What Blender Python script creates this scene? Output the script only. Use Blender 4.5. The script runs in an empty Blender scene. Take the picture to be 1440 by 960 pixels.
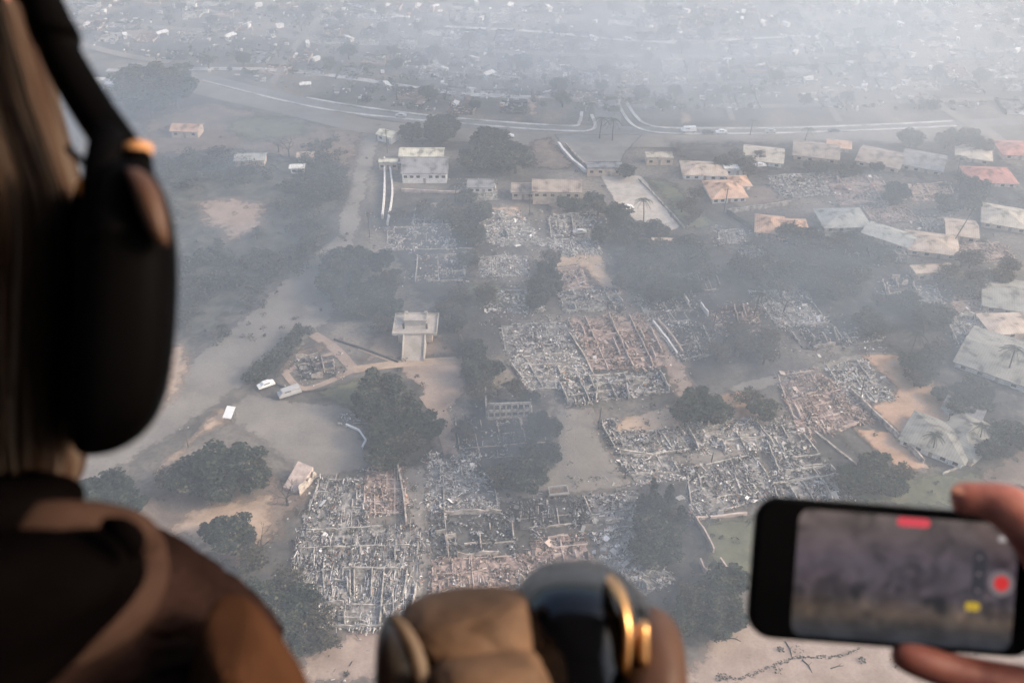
import bpy, math, random
import numpy as np
from mathutils import Vector, Matrix, noise
from mathutils.geometry import tessellate_polygon

R = random.Random(7)
NR = np.random.RandomState(7)
rad = math.radians
C = bpy.context.scene.collection
scene = bpy.context.scene

# ------------------------------------------------------------------ camera
H = 170.0
FPX = 1383.0
PITCH = math.atan(1016.0 / FPX)
cam_d = bpy.data.cameras.new("camera")
cam_d.sensor_width = 36.0
cam_d.lens = 36.0 * FPX / 1440.0
cam_d.clip_start = 0.02
cam_d.clip_end = 12000
cam_d.dof.use_dof = True
cam_d.dof.focus_distance = 260.0
cam_d.dof.aperture_fstop = 8.5
cam = bpy.data.objects.new("camera", cam_d)
C.objects.link(cam)
cam.location = (0, 0, H)
cam.rotation_euler = (math.pi / 2 - PITCH, 0, 0)
scene.camera = cam

# ------------------------------------------------------------------ sky, sun, exposure
SUN_EL, SUN_AZ = 29.0, 98.0            # azimuth clockwise from the view direction (+Y)
world = bpy.data.worlds.new("World")
scene.world = world
world.use_nodes = True
nt = world.node_tree
sky = nt.nodes.new("ShaderNodeTexSky")
sky.sky_type = 'NISHITA'
sky.sun_disc = False
sky.sun_elevation = rad(SUN_EL)
sky.sun_rotation = rad(SUN_AZ)
sky.dust_density = 6.0
sky.air_density = 1.0
sky.ozone_density = 1.0
bg = nt.nodes["Background"]
bg.inputs[1].default_value = 0.13
nt.links.new(sky.outputs[0], bg.inputs[0])
sun_d = bpy.data.lights.new("sun", 'SUN')
sun_d.energy = 1.5
sun_d.angle = rad(10)
sun_d.color = (1.0, 0.82, 0.64)
sun = bpy.data.objects.new("sun", sun_d)
C.objects.link(sun)
sdir = Vector((math.sin(rad(SUN_AZ)) * math.cos(rad(SUN_EL)), math.cos(rad(SUN_AZ)) * math.cos(rad(SUN_EL)), math.sin(rad(SUN_EL))))
sun.rotation_euler = sdir.to_track_quat('Z', 'Y').to_euler()
sun.location = (60, 40, 400)

vs = scene.view_settings
vs.view_transform = 'Standard'
vs.look = 'None'
vs.exposure = 1.2
vs.gamma = 1.0
vs.use_curve_mapping = False
scene.render.engine = 'CYCLES'
cy = scene.cycles
cy.use_denoising = True
cy.max_bounces = 6
cy.diffuse_bounces = 3
cy.glossy_bounces = 3
cy.transmission_bounces = 3
cy.volume_bounces = 3
cy.caustics_reflective = False
cy.caustics_refractive = False
cy.use_adaptive_sampling = True
cy.adaptive_threshold = 0.015

# ------------------------------------------------------------------ pixel -> place
CP, SP = math.cos(PITCH), math.sin(PITCH)
CAM = Vector((0, 0, H))
AX, AU, AF = Vector((1, 0, 0)), Vector((0, SP, CP)), Vector((0, CP, -SP))


def G(px, py, z=0.0):
    """the point of height z that the photograph shows at (px, py)"""
    d = AF + AX * ((px - 720) / FPX) - AU * ((py - 480) / FPX)
    t = (z - H) / d.z
    p = CAM + d * t
    return Vector((p.x, p.y, z))


def P(px, py, d):
    """a point in the cabin, d metres in front of the lens"""
    return CAM + (AF + AX * ((px - 720) / FPX) - AU * ((py - 480) / FPX)) * d


def scale_at(py):
    return CP * (py + 536) / H      # pixels per metre across the view


# ------------------------------------------------------------------ materials
MATS = {}


def new_mat(name, rough=0.9, spec=0.2):
    m = bpy.data.materials.new(name)
    m.use_nodes = True
    n = m.node_tree.nodes
    b = n["Principled BSDF"]
    b.inputs["Roughness"].default_value = rough
    b.inputs["Specular IOR Level"].default_value = spec
    MATS[name] = m
    return m, m.node_tree, b


def ramp(nt, stops, interp='LINEAR'):
    r = nt.nodes.new("ShaderNodeValToRGB")
    e = r.color_ramp
    e.interpolation = interp
    while len(e.elements) > 1:
        e.elements.remove(e.elements[-1])
    e.elements[0].position = stops[0][0]
    e.elements[0].color = (*stops[0][1], 1)
    for p, c in stops[1:]:
        x = e.elements.new(p)
        x.color = (*c, 1)
    return r


def noise_mat(name, stops, scale=0.2, detail=8, rough=0.9, spec=0.2, dist=0.0, bump=0.0, world_space=True, scale2=None, stops2=None, fac2=0.5):
    m, nt, b = new_mat(name, rough, spec)
    tc = nt.nodes.new("ShaderNodeNewGeometry" if world_space else "ShaderNodeTexCoord")
    src = tc.outputs["Position"] if world_space else tc.outputs["Object"]
    n = nt.nodes.new("ShaderNodeTexNoise")
    n.inputs["Scale"].default_value = scale
    n.inputs["Detail"].default_value = detail
    n.inputs["Distortion"].default_value = dist
    n.inputs["Roughness"].default_value = 0.62
    nt.links.new(src, n.inputs["Vector"])
    r = ramp(nt, [(0.5 + (p - 0.5) * 0.6, c) for p, c in stops])
    nt.links.new(n.outputs["Fac"], r.inputs[0])
    out = r.outputs[0]
    if stops2:
        n2 = nt.nodes.new("ShaderNodeTexNoise")
        n2.inputs["Scale"].default_value = scale2
        n2.inputs["Detail"].default_value = 5
        nt.links.new(src, n2.inputs["Vector"])
        r2 = ramp(nt, stops2)
        nt.links.new(n2.outputs["Fac"], r2.inputs[0])
        mx = nt.nodes.new("ShaderNodeMix")
        mx.data_type = 'RGBA'
        mx.blend_type = 'MULTIPLY'
        mx.inputs[0].default_value = fac2
        nt.links.new(out, mx.inputs[6])
        nt.links.new(r2.outputs[0], mx.inputs[7])
        out = mx.outputs[2]
    nt.links.new(out, b.inputs["Base Color"])
    if bump:
        bp = nt.nodes.new("ShaderNodeBump")
        bp.inputs["Strength"].default_value = bump
        nt.links.new(n.outputs["Fac"], bp.inputs["Height"])
        nt.links.new(bp.outputs[0], b.inputs["Normal"])
    return m


def island_mat(name, stops, rough=0.85, spec=0.2, metal=0.0, trans=False):
    """every loose piece of the mesh takes its own tone"""
    m, nt, b = new_mat(name, rough, spec)
    g = nt.nodes.new("ShaderNodeNewGeometry")
    r = ramp(nt, stops, 'CONSTANT')
    nt.links.new(g.outputs["Random Per Island"], r.inputs[0])
    nt.links.new(r.outputs[0], b.inputs["Base Color"])
    b.inputs["Metallic"].default_value = metal
    return m


def g3(v, w=0.0):
    return (v * (1 + w), v, v * (1 - w))


noise_mat("ash_ground", [(0.22, (0.045, 0.045, 0.045)), (0.42, (0.10, 0.093, 0.085)), (0.6, (0.18, 0.16, 0.14)), (0.85, (0.30, 0.25, 0.21))],
          scale=0.035, detail=12, dist=0.4, scale2=0.9, stops2=[(0.3, g3(0.45)), (0.6, g3(1.0))], fac2=0.7)
noise_mat("asphalt", [(0.25, g3(0.15, .03)), (0.7, g3(0.21, .03))], scale=0.12, detail=10, scale2=2.0, stops2=[(0.3, g3(0.75)), (0.6, g3(1.0))])
noise_mat("dusty_road", [(0.25, (0.17, 0.155, 0.14)), (0.7, (0.25, 0.225, 0.20))], scale=0.08, detail=10, scale2=1.5, stops2=[(0.3, g3(0.7)), (0.6, g3(1.0))])
noise_mat("sand", [(0.25, (0.32, 0.23, 0.165)), (0.55, (0.42, 0.31, 0.23)), (0.8, (0.49, 0.37, 0.285))], scale=0.16, detail=10, dist=0.5, scale2=1.3, stops2=[(0.3, g3(0.72)), (0.62, g3(1.0))])
noise_mat("orange_sand", [(0.25, (0.36, 0.22, 0.14)), (0.55, (0.48, 0.31, 0.21)), (0.8, (0.46, 0.36, 0.28))], scale=0.16, detail=10, dist=0.5, scale2=1.3, stops2=[(0.3, g3(0.75)), (0.62, g3(1.0))])
noise_mat("pink_paving", [(0.25, (0.27, 0.20, 0.16)), (0.7, (0.37, 0.285, 0.235))], scale=0.2, detail=10, scale2=1.8, stops2=[(0.3, g3(0.7)), (0.6, g3(1.0))])
noise_mat("brown_dirt", [(0.25, (0.11, 0.085, 0.07)), (0.7, (0.22, 0.17, 0.14))], scale=0.15, detail=10, dist=0.4, scale2=1.5, stops2=[(0.3, g3(0.6)), (0.6, g3(1.0))])
noise_mat("lawn", [(0.25, (0.075, 0.08, 0.055)), (0.7, (0.14, 0.14, 0.09))], scale=0.15, detail=10, dist=0.4, scale2=1.7, stops2=[(0.3, g3(0.6)), (0.6, g3(1.0))])
noise_mat("charred_ground", [(0.25, g3(0.03)), (0.6, g3(0.07, .05)), (0.85, g3(0.14, .08))], scale=0.2, detail=12, dist=0.4, scale2=2.0, stops2=[(0.3, g3(0.5)), (0.6, g3(1.0))])
noise_mat("dark_scrub", [(0.25, (0.035, 0.04, 0.038)), (0.7, (0.11, 0.11, 0.095))], scale=0.2, detail=12, dist=0.4)
noise_mat("kerb_concrete", [(0.25, g3(0.20, .04)), (0.7, g3(0.56, .04))], scale=0.09)
noise_mat("concrete", [(0.25, (0.36, 0.32, 0.28)), (0.7, (0.5, 0.45, 0.4))], scale=0.3, detail=10, scale2=2, stops2=[(0.3, g3(0.7)), (0.6, g3(1.0))])
noise_mat("grey_slab", [(0.25, g3(0.09, .08)), (0.5, g3(0.2, .06)), (0.75, g3(0.40, .06))], scale=0.5, detail=10, scale2=2, stops2=[(0.3, g3(0.5)), (0.6, g3(1.0))])
noise_mat("brown_slab", [(0.25, (0.12, 0.09, 0.08)), (0.5, (0.3, 0.22, 0.19)), (0.75, (0.45, 0.35, 0.3))], scale=0.5, detail=10, scale2=2, stops2=[(0.3, g3(0.5)), (0.6, g3(1.0))])
noise_mat("dark_slab", [(0.25, g3(0.05, .05)), (0.7, g3(0.12, .05))], scale=0.4, detail=10, scale2=2, stops2=[(0.3, g3(0.5)), (0.6, g3(1.0))])
noise_mat("white_wall", [(0.25, g3(0.55, .04)), (0.7, g3(0.76, .03))], scale=0.6, detail=8, scale2=2, stops2=[(0.3, g3(0.75)), (0.6, g3(1.0))])
noise_mat("tan_wall", [(0.25, (0.42, 0.33, 0.26)), (0.7, (0.60, 0.48, 0.38))], scale=0.6, detail=8, scale2=2, stops2=[(0.3, g3(0.7)), (0.6, g3(1.0))])
noise_mat("burnt_wall", [(0.25, (0.15, 0.13, 0.12)), (0.5, (0.36, 0.31, 0.27)), (0.75, (0.56, 0.5, 0.45))], scale=0.7, detail=8)
noise_mat("ash_wall", [(0.2, (0.12, 0.115, 0.11)), (0.45, (0.30, 0.28, 0.255)), (0.75, (0.56, 0.53, 0.49))], scale=0.9, detail=8)
noise_mat("pinkish_wall", [(0.25, (0.34, 0.265, 0.235)), (0.7, (0.56, 0.46, 0.41))], scale=0.7, detail=8)
noise_mat("window_glass", [(0.2, g3(0.02)), (0.8, g3(0.04))], scale=1, rough=0.15, spec=0.6)
noise_mat("bark", [(0.25, (0.035, 0.03, 0.028)), (0.7, (0.09, 0.075, 0.065))], scale=1.5)
noise_mat("charred_bark", [(0.25, g3(0.02)), (0.7, g3(0.05, .1))], scale=1.5)
noise_mat("pole_wood", [(0.25, g3(0.05, .1)), (0.7, g3(0.1, .1))], scale=1.5)
noise_mat("white_metal", [(0.2, g3(0.7)), (0.8, g3(0.82))], scale=0.8, rough=0.5, spec=0.4)
noise_mat("dark_paint", [(0.2, g3(0.03)), (0.8, g3(0.06))], scale=1, rough=0.4, spec=0.5)
noise_mat("silver_paint", [(0.2, g3(0.35)), (0.8, g3(0.45))], scale=1, rough=0.4, spec=0.5)
noise_mat("rusty_metal", [(0.2, (0.12, 0.07, 0.05)), (0.8, (0.3, 0.24, 0.2))], scale=1.5, rough=0.7)
noise_mat("tyre_rubber", [(0.2, g3(0.02)), (0.8, g3(0.03))], scale=3)


def roof_mat(name, a, b_, tilt=1.0):
    """sheet or tile roof: noise stain times fine courses"""
    m, nt, b = new_mat(name, 0.75, 0.3)
    tc = nt.nodes.new("ShaderNodeTexCoord")
    n = nt.nodes.new("ShaderNodeTexNoise")
    n.inputs["Scale"].default_value = 0.32
    n.inputs["Detail"].default_value = 11
    nt.links.new(tc.outputs["Object"], n.inputs["Vector"])
    r = ramp(nt, [(0.36, tuple(c * .45 for c in a)), (0.43, a), (0.62, b_)])
    nt.links.new(n.outputs["Fac"], r.inputs[0])
    w = nt.nodes.new("ShaderNodeTexWave")
    w.wave_type = 'BANDS'
    w.bands_direction = 'X'
    w.inputs["Scale"].default_value = 0.45
    w.inputs["Distortion"].default_value = 0.4
    nt.links.new(tc.outputs["Object"], w.inputs["Vector"])
    r2 = ramp(nt, [(0.0, g3(0.82)), (0.4, g3(1.0))])
    nt.links.new(w.outputs["Fac"], r2.inputs[0])
    mx = nt.nodes.new("ShaderNodeMix")
    mx.data_type = 'RGBA'
    mx.blend_type = 'MULTIPLY'
    mx.inputs[0].default_value = 1.0
    nt.links.new(r.outputs[0], mx.inputs[6])
    nt.links.new(r2.outputs[0], mx.inputs[7])
    nt.links.new(mx.outputs[2], b.inputs["Base Color"])
    return m


roof_mat("roof_pale", (0.46, 0.44, 0.36), (0.62, 0.60, 0.50))
roof_mat("roof_grey", (0.17, 0.17, 0.18), (0.26, 0.26, 0.27))
roof_mat("roof_brown", (0.24, 0.19, 0.16), (0.36, 0.30, 0.25))
roof_mat("roof_tan", (0.40, 0.31, 0.24), (0.54, 0.44, 0.36))
roof_mat("roof_orange", (0.50, 0.29, 0.18), (0.62, 0.40, 0.28))
roof_mat("roof_red", (0.36, 0.15, 0.12), (0.48, 0.22, 0.18))
roof_mat("roof_beige", (0.40, 0.35, 0.28), (0.52, 0.46, 0.38))
roof_mat("roof_green_grey", (0.21, 0.205, 0.18), (0.30, 0.29, 0.26))
roof_mat("roof_light", (0.34, 0.34, 0.31), (0.46, 0.45, 0.41))
roof_mat("roof_white", (0.72, 0.70, 0.66), (0.82, 0.80, 0.76))

PAL = {
    'grey': [(0, g3(0.035)), (0.26, g3(0.09, .05)), (0.48, g3(0.19, .06)), (0.68, g3(0.32, .06)), (0.84, g3(0.5, .05)), (0.93, g3(0.78, .03)), (0.97, (0.3, 0.16, 0.1))],
    'pale': [(0, g3(0.07)), (0.16, g3(0.16, .05)), (0.34, g3(0.3, .07)), (0.56, g3(0.44, .06)), (0.76, g3(0.58, .05)), (0.9, g3(0.78, .03)), (0.96, (0.34, 0.2, 0.13))],
    'brown': [(0, (0.07, 0.055, 0.05)), (0.2, (0.15, 0.11, 0.09)), (0.4, (0.27, 0.20, 0.165)), (0.62, (0.4, 0.30, 0.25)), (0.82, (0.54, 0.43, 0.37)), (0.93, g3(0.72, .06)), (0.97, (0.32, 0.15, 0.1))],
    'dark': [(0, g3(0.03)), (0.3, g3(0.06)), (0.55, g3(0.11)), (0.75, g3(0.2)), (0.9, g3(0.38)), (0.97, g3(0.6))],
}
for k_, s_ in PAL.items():
    island_mat("rubble_" + k_, s_)
island_mat("leaf_green", [(0, (0.014, 0.02, 0.016)), (0.3, (0.028, 0.037, 0.026)), (0.6, (0.05, 0.058, 0.04)), (0.85, (0.09, 0.092, 0.06)), (0.96, (0.14, 0.115, 0.085))])
island_mat("leaf_scorched", [(0, (0.02, 0.022, 0.018)), (0.3, (0.045, 0.042, 0.03)), (0.6, (0.075, 0.065, 0.045)), (0.88, (0.12, 0.10, 0.07))])
island_mat("leaf_grey", [(0, (0.02, 0.026, 0.022)), (0.4, (0.04, 0.048, 0.04)), (0.75, (0.075, 0.078, 0.062)), (0.93, (0.13, 0.12, 0.1))])
island_mat("leaf_dark", [(0, (0.012, 0.018, 0.014)), (0.4, (0.022, 0.032, 0.022)), (0.75, (0.04, 0.052, 0.035))])


# ------------------------------------------------------------------ mesh helpers
class MB:
    def __init__(self):
        self.v, self.f = [], []

    def add(self, vs_, fs_):
        o = len(self.v)
        self.v.extend([tuple(x) for x in vs_])
        self.f.extend([tuple(i + o for i in f) for f in fs_])
        return self

    def box(self, c, s, rz=0.0, rot=None):
        c = Vector(c)
        m = rot if rot is not None else Matrix.Rotation(rz, 3, 'Z')
        pts = []
        for sx in (-.5, .5):
            for sy in (-.5, .5):
                for sz in (-.5, .5):
                    pts.append(c + m @ Vector((sx * s[0], sy * s[1], sz * s[2])))
        return self.add(pts, [(0, 1, 3, 2), (4, 6, 7, 5), (0, 4, 5, 1), (2, 3, 7, 6), (0, 2, 6, 4), (1, 5, 7, 3)])

    def beam(self, a, b, w, h):
        a, b = Vector(a), Vector(b)
        d = b - a
        L = d.length
        if L < 1e-6:
            return self
        q = d.to_track_quat('X', 'Z').to_matrix()
        return self.box((a + b) / 2, (L, w, h), rot=q)

    def tube(self, pts, rs, n=8, cap=True):
        pts = [Vector(p) for p in pts]
        if not isinstance(rs, (list, tuple)):
            rs = [rs] * len(pts)
        rings = []
        up = Vector((0.13, 0.21, 0.97)).normalized()
        for i, p in enumerate(pts):
            t = (pts[min(i + 1, len(pts) - 1)] - pts[max(i - 1, 0)]).normalized()
            a = t.cross(up)
            if a.length < 0.1:
                a = t.cross(Vector((1, 0, 0)))
            a.normalize()
            b = a.cross(t).normalized()
            rings.append([p + (a * math.cos(2 * math.pi * k / n) + b * math.sin(2 * math.pi * k / n)) * rs[i] for k in range(n)])
        vs_ = [v for r in rings for v in r]
        fs_ = []
        for i in range(len(rings) - 1):
            for k in range(n):
                k2 = (k + 1) % n
                fs_.append((i * n + k, i * n + k2, (i + 1) * n + k2, (i + 1) * n + k))
        if cap:
            fs_.append(tuple(range(n - 1, -1, -1)))
            fs_.append(tuple((len(rings) - 1) * n + k for k in range(n)))
        return self.add(vs_, fs_)

    def prism(self, pts, z0, z1):
        n = len(pts)
        vs_ = [(p[0], p[1], z0) for p in pts] + [(p[0], p[1], z1) for p in pts]
        area = sum(pts[i][0] * pts[(i + 1) % n][1] - pts[(i + 1) % n][0] * pts[i][1] for i in range(n))
        top = tuple(range(n, 2 * n))
        bot = tuple(range(n - 1, -1, -1))
        sides = [(i, (i + 1) % n, n + (i + 1) % n, n + i) for i in range(n)]
        fs_ = [top, bot] + sides
        if area < 0:
            fs_ = [tuple(reversed(f)) for f in fs_]
        return self.add(vs_, fs_)

    def wall(self, a, b, h, th=0.25, step=1.1, ragged=0.6, z=0.0, rnd=R):
        """a standing wall with a broken top"""
        a, b = Vector(a), Vector(b)
        L = (b - a).length
        n = max(1, int(L / step))
        u = (b - a).normalized()
        nrm = Vector((-u.y, u.x, 0)) * th / 2
        hs = [h * (1 - ragged * rnd.random()) for _ in range(n + 1)]
        vs_, fs_ = [], []
        for i in range(n + 1):
            p = a + (b - a) * (i / n)
            for s in (1, -1):
                q = p + nrm * s
                vs_.append((q.x, q.y, z))
                vs_.append((q.x, q.y, z + hs[i]))
        for i in range(n):
            o = i * 4
            fs_ += [(o, o + 4, o + 5, o + 1), (o + 2, o + 3, o + 7, o + 6), (o + 1, o + 5, o + 7, o + 3)]
        fs_ += [(0, 1, 3, 2), (n * 4, n * 4 + 2, n * 4 + 3, n * 4 + 1)]
        return self.add(vs_, fs_)

    def build(self, name, mat, parent=None, origin=None, smooth=False):
        o_ = Vector(origin) if origin is not None else Vector((0, 0, 0))
        me = bpy.data.meshes.new(name)
        a = np.array(self.v, dtype=np.float64).reshape(-1, 3) - np.array(o_)
        me.from_pydata(a.tolist(), [], self.f)
        me.validate()
        if mat:
            me.materials.append(MATS[mat] if isinstance(mat, str) else mat)
        if smooth:
            me.shade_smooth()
        ob = bpy.data.objects.new(name, me)
        C.objects.link(ob)
        if parent is not None:
            ob.parent = parent
        else:
            ob.location = o_
        return ob


def empty(name, loc, rz=0.0):
    o = bpy.data.objects.new(name, None)
    o.empty_display_size = 0.5
    o.location = loc
    o.rotation_euler = (0, 0, rz)
    C.objects.link(o)
    return o


def tag(o, label, cat, group=None, kind=None):
    o["label"] = label
    o["category"] = cat
    if group:
        o["group"] = group
    if kind:
        o["kind"] = kind
    return o


def structure(o):
    o["kind"] = "structure"
    return o


def copy_tree(o, parent=None):
    c = o.copy()
    C.objects.link(c)
    c.parent = parent
    for ch in list(o.children):
        copy_tree(ch, c)
    return c


# labels that say which one: rank by ground distance to things one can find
LAND = {
    'the pale stepped pavilion': (585, 485), 'the white row of window openings': (718, 575),
    'the large white-walled house': (595, 240), 'the long tan concrete lot': (900, 290),
    'the orange hip-roofed house': (1020, 265), 'the red-roofed house': (1392, 246),
    'the pale L-shaped roof': (1345, 615), 'the large green-grey roof': (1400, 505),
    'the main road junction': (855, 180), 'the diamond-shaped footpath': (450, 520),
    'the upright tan slab': (410, 680), 'the burnt-out truck': (785, 695),
    'the square green lawn': (1020, 770), 'the curved sandy drive': (850, 390),
    'the small lone orange-roofed house': (262, 180), 'the double-gabled orange roof': (1103, 315),
    'the zigzag white railing': (505, 605), 'the bare orange sandy yard': (1290, 560),
    'the jagged white wall': (865, 530), 'the leaning utility pole': (1350, 320),
}
RANKW = ['closest to', 'second closest to', 'third closest to', 'fourth closest to', 'fifth closest to', 'sixth closest to',
         'seventh closest to', 'eighth closest to', 'ninth closest to', 'tenth closest to']
POOL = {}


def later(o, pool, text, cat, group):
    o["category"] = cat
    o["group"] = group
    POOL.setdefault(pool, []).append((o, text))


def finish_labels():
    for pool, items in POOL.items():
        best = {}
        for ln, (lx, ly) in LAND.items():
            g = G(lx, ly)
            order = sorted(range(len(items)), key=lambda i: (items[i][0].location.xy - g.xy).length)
            for r_, i in enumerate(order[:10]):
                if i not in best or r_ < best[i][0]:
                    best[i] = (r_, ln)
        for i, (o, text) in enumerate(items):
            if i in best:
                o["label"] = (text[0] + ' ' if pool != 'burned house' else 'burned house ') + RANKW[best[i][0]] + ' ' + best[i][1] + (', ' + text[0] if pool == 'burned house' else '')
            else:
                o["label"] = text[1]


# ------------------------------------------------------------------ ground
def rough_poly(pts, amp, step, seed):
    rr = random.Random(seed)
    out = []
    n = len(pts)
    for i in range(n):
        a, b = pts[i], pts[(i + 1) % n]
        L = (b - a).length
        k = max(1, int(L / step))
        nn = Vector((-(b - a).y, (b - a).x, 0)).normalized() if L > 0 else Vector((0, 0, 0))
        for j in range(k):
            t = j / k
            q = a.lerp(b, t)
            w = noise.noise(Vector((q.x * 0.1, q.y * 0.1, seed * 3.1))) * amp * 2.2 + noise.noise(Vector((q.x * 0.33, q.y * 0.33, seed * 1.7))) * amp * 1.2 + rr.uniform(-1, 1) * amp * 0.3
            out.append(q + nn * w)
    return out


PZ = [0.03]


SOFT = {}


def soft_mat(name):
    """the same surface, thinning out into what lies under it along its rim"""
    if name in SOFT:
        return SOFT[name]
    m = MATS[name].copy()
    t = m.node_tree
    out = t.nodes["Material Output"]
    pb = t.nodes["Principled BSDF"]
    at = t.nodes.new("ShaderNodeAttribute")
    at.attribute_name = "rim"
    g = t.nodes.new("ShaderNodeNewGeometry")
    n = t.nodes.new("ShaderNodeTexNoise")
    n.inputs["Scale"].default_value = 0.45
    n.inputs["Detail"].default_value = 9
    t.links.new(g.outputs["Position"], n.inputs["Vector"])
    a = t.nodes.new("ShaderNodeMath")
    a.operation = 'MULTIPLY_ADD'
    a.inputs[1].default_value = 2.4
    t.links.new(n.outputs["Fac"], a.inputs[0])
    t.links.new(at.outputs["Fac"], a.inputs[2])
    mr = t.nodes.new("ShaderNodeMapRange")
    mr.inputs[1].default_value = 1.1
    mr.inputs[2].default_value = 2.3
    t.links.new(a.outputs[0], mr.inputs[0])
    tr = t.nodes.new("ShaderNodeBsdfTransparent")
    mx = t.nodes.new("ShaderNodeMixShader")
    t.links.new(mr.outputs[0], mx.inputs[0])
    t.links.new(tr.outputs[0], mx.inputs[1])
    t.links.new(pb.outputs[0], mx.inputs[2])
    t.links.new(mx.outputs[0], out.inputs["Surface"])
    SOFT[name] = m
    return m


HARD = ("concrete", "asphalt")


def patch(name, pix, mat, amp=0.8, step=1.2):
    """a ground surface as a thin sheet just above the one below; its rim frays into the soil"""
    PZ[0] += 0.006
    z = PZ[0]
    poly = rough_poly([G(x, y) for x, y in pix], min(amp, 1.5), 2.0, int(pix[0][0]) + len(pix))
    A = np.array([(p.x, p.y) for p in poly])
    B_ = np.roll(A, -1, 0)
    w = .7 if mat in HARD else min(.9 + amp * 1.5, 4.5)
    x0, y0 = A.min(0) - 1.5
    x1, y1 = A.max(0) + 1.5
    cell = 1.0 if (x1 - x0) * (y1 - y0) < 2500 else (1.5 if (x1 - x0) * (y1 - y0) < 9000 else 2.4)
    xs = np.arange(x0, x1 + cell, cell)
    ys = np.arange(y0, y1 + cell, cell)
    X, Y = np.meshgrid(xs, ys)
    Pt = np.stack([X.ravel(), Y.ravel()], 1)
    best = np.full(len(Pt), 1e9)
    ins = np.zeros(len(Pt), bool)
    for a, b in zip(A, B_):
        d = b - a
        L2 = max((d * d).sum(), 1e-9)
        t = np.clip(((Pt - a) @ d) / L2, 0, 1)
        q = a + t[:, None] * d
        best = np.minimum(best, np.hypot(*(Pt - q).T))
        c = (a[1] > Pt[:, 1]) != (b[1] > Pt[:, 1])
        if abs(d[1]) > 1e-9:
            ins ^= c & (Pt[:, 0] < a[0] + (Pt[:, 1] - a[1]) / d[1] * d[0])
    sd = np.where(ins, best, -best)
    nx = len(xs)
    keep = sd > -1.3
    idx = np.full(len(Pt), -1)
    m = MB()
    use = np.zeros(len(Pt), bool)
    qs = []
    for r in range(len(ys) - 1):
        for c in range(nx - 1):
            k = r * nx + c
            if keep[k] or keep[k + 1] or keep[k + nx] or keep[k + nx + 1]:
                qs.append((k, k + 1, k + nx + 1, k + nx))
    for q in qs:
        for k in q:
            use[k] = True
    ids = np.nonzero(use)[0]
    idx[ids] = np.arange(len(ids))
    m.v = [(Pt[k][0], Pt[k][1], z) for k in ids]
    m.f = [tuple(int(idx[k]) for k in q) for q in qs]
    ob = m.build(name, soft_mat(mat))
    at = ob.data.attributes.new("rim", 'FLOAT', 'POINT')
    at.data.foreach_set("value", np.clip(sd[ids] / w, -1.5, 1.5).astype(np.float32))
    return structure(ob)


def smooth_path(pts, k=6):
    out = []
    n = len(pts)
    for i in range(n - 1):
        p0, p1, p2, p3 = pts[max(i - 1, 0)], pts[i], pts[i + 1], pts[min(i + 2, n - 1)]
        for j in range(k):
            t = j / k
            out.append(0.5 * ((2 * p1) + (p2 - p0) * t + (2 * p0 - 5 * p1 + 4 * p2 - p3) * t * t + (3 * p1 - p0 - 3 * p2 + p3) * t ** 3))
    out.append(pts[-1])
    return out


def ribbon(name, pix, w, mat, z=None, h=0.0, raw=False):
    PZ[0] += 0.004
    z = PZ[0] if z is None else z
    pts = pix if raw else smooth_path([G(x, y) for x, y in pix])
    m = MB()
    L, Rr = [], []
    for i, p in enumerate(pts):
        t = pts[min(i + 1, len(pts) - 1)] - pts[max(i - 1, 0)]
        n = Vector((-t.y, t.x, 0)).normalized()
        ww = w if not isinstance(w, (list, tuple)) else w[0] + (w[1] - w[0]) * i / (len(pts) - 1)
        L.append(p + n * ww / 2)
        Rr.append(p - n * ww / 2)
    k = len(pts)
    if h <= 0:
        m.add([(p.x, p.y, z) for p in L] + [(p.x, p.y, z) for p in Rr], [(i, k + i, k + i + 1, i + 1) for i in range(k - 1)])
    else:
        h += PZ[0] + 0.1
        vs_ = [(p.x, p.y, 0) for p in L] + [(p.x, p.y, 0) for p in Rr] + [(p.x, p.y, h) for p in L] + [(p.x, p.y, h) for p in Rr]
        fs_ = []
        for i in range(k - 1):
            fs_ += [(2 * k + i, 3 * k + i, 3 * k + i + 1, 2 * k + i + 1), (i, 2 * k + i, 2 * k + i + 1, i + 1), (k + i, k + i + 1, 3 * k + i + 1, 3 * k + i)]
        fs_ += [(0, k, 3 * k, 2 * k), (k - 1, 3 * k - 1, 4 * k - 1, 2 * k - 1)]
        m.add(vs_, fs_)
    return m.build(name, mat)


gm = MB()
gm.add([(-3000, -3000, 0), (3000, -3000, 0), (3000, 3000, 0), (-3000, 3000, 0)], [(0, 1, 2, 3)])
structure(gm.build("ground", "ash_ground"))

# wide road on the left and the open asphalt below it
patch("road", [(120, 700), (200, 640), (345, 545), (352, 545), (470, 455), (505, 330), (520, 260), (534, 200), (536, 178), (505, 170), (490, 240), (470, 330), (400, 385), (360, 425), (270, 500), (215, 560), (60, 660)], "dusty_road", 0.8)
patch("car_park", [(348, 548), (420, 560), (520, 572), (620, 600), (640, 640), (590, 655), (520, 668), (440, 675), (395, 650), (330, 600), (318, 575)], "dusty_road", 0.6)
patch("sand_verge", [(205, 672), (260, 620), (300, 575), (318, 572), (322, 592), (290, 610), (225, 668)], "sand", 0.7)
patch("sand_strip", [(225, 500), (262, 480), (268, 520), (252, 560), (222, 590)], "sand", 1.2)
patch("sand_clearing", [(262, 280), (330, 272), (392, 286), (388, 330), (330, 345), (280, 322)], "brown_dirt", 3.0)
patch("field", [(190, 165), (300, 140), (430, 168), (530, 178), (490, 240), (330, 215), (200, 225)], "brown_dirt", 3.0)
patch("dry_grass_field", [(300, 172), (360, 160), (440, 172), (430, 196), (340, 200)], "lawn", 3.0)
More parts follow.
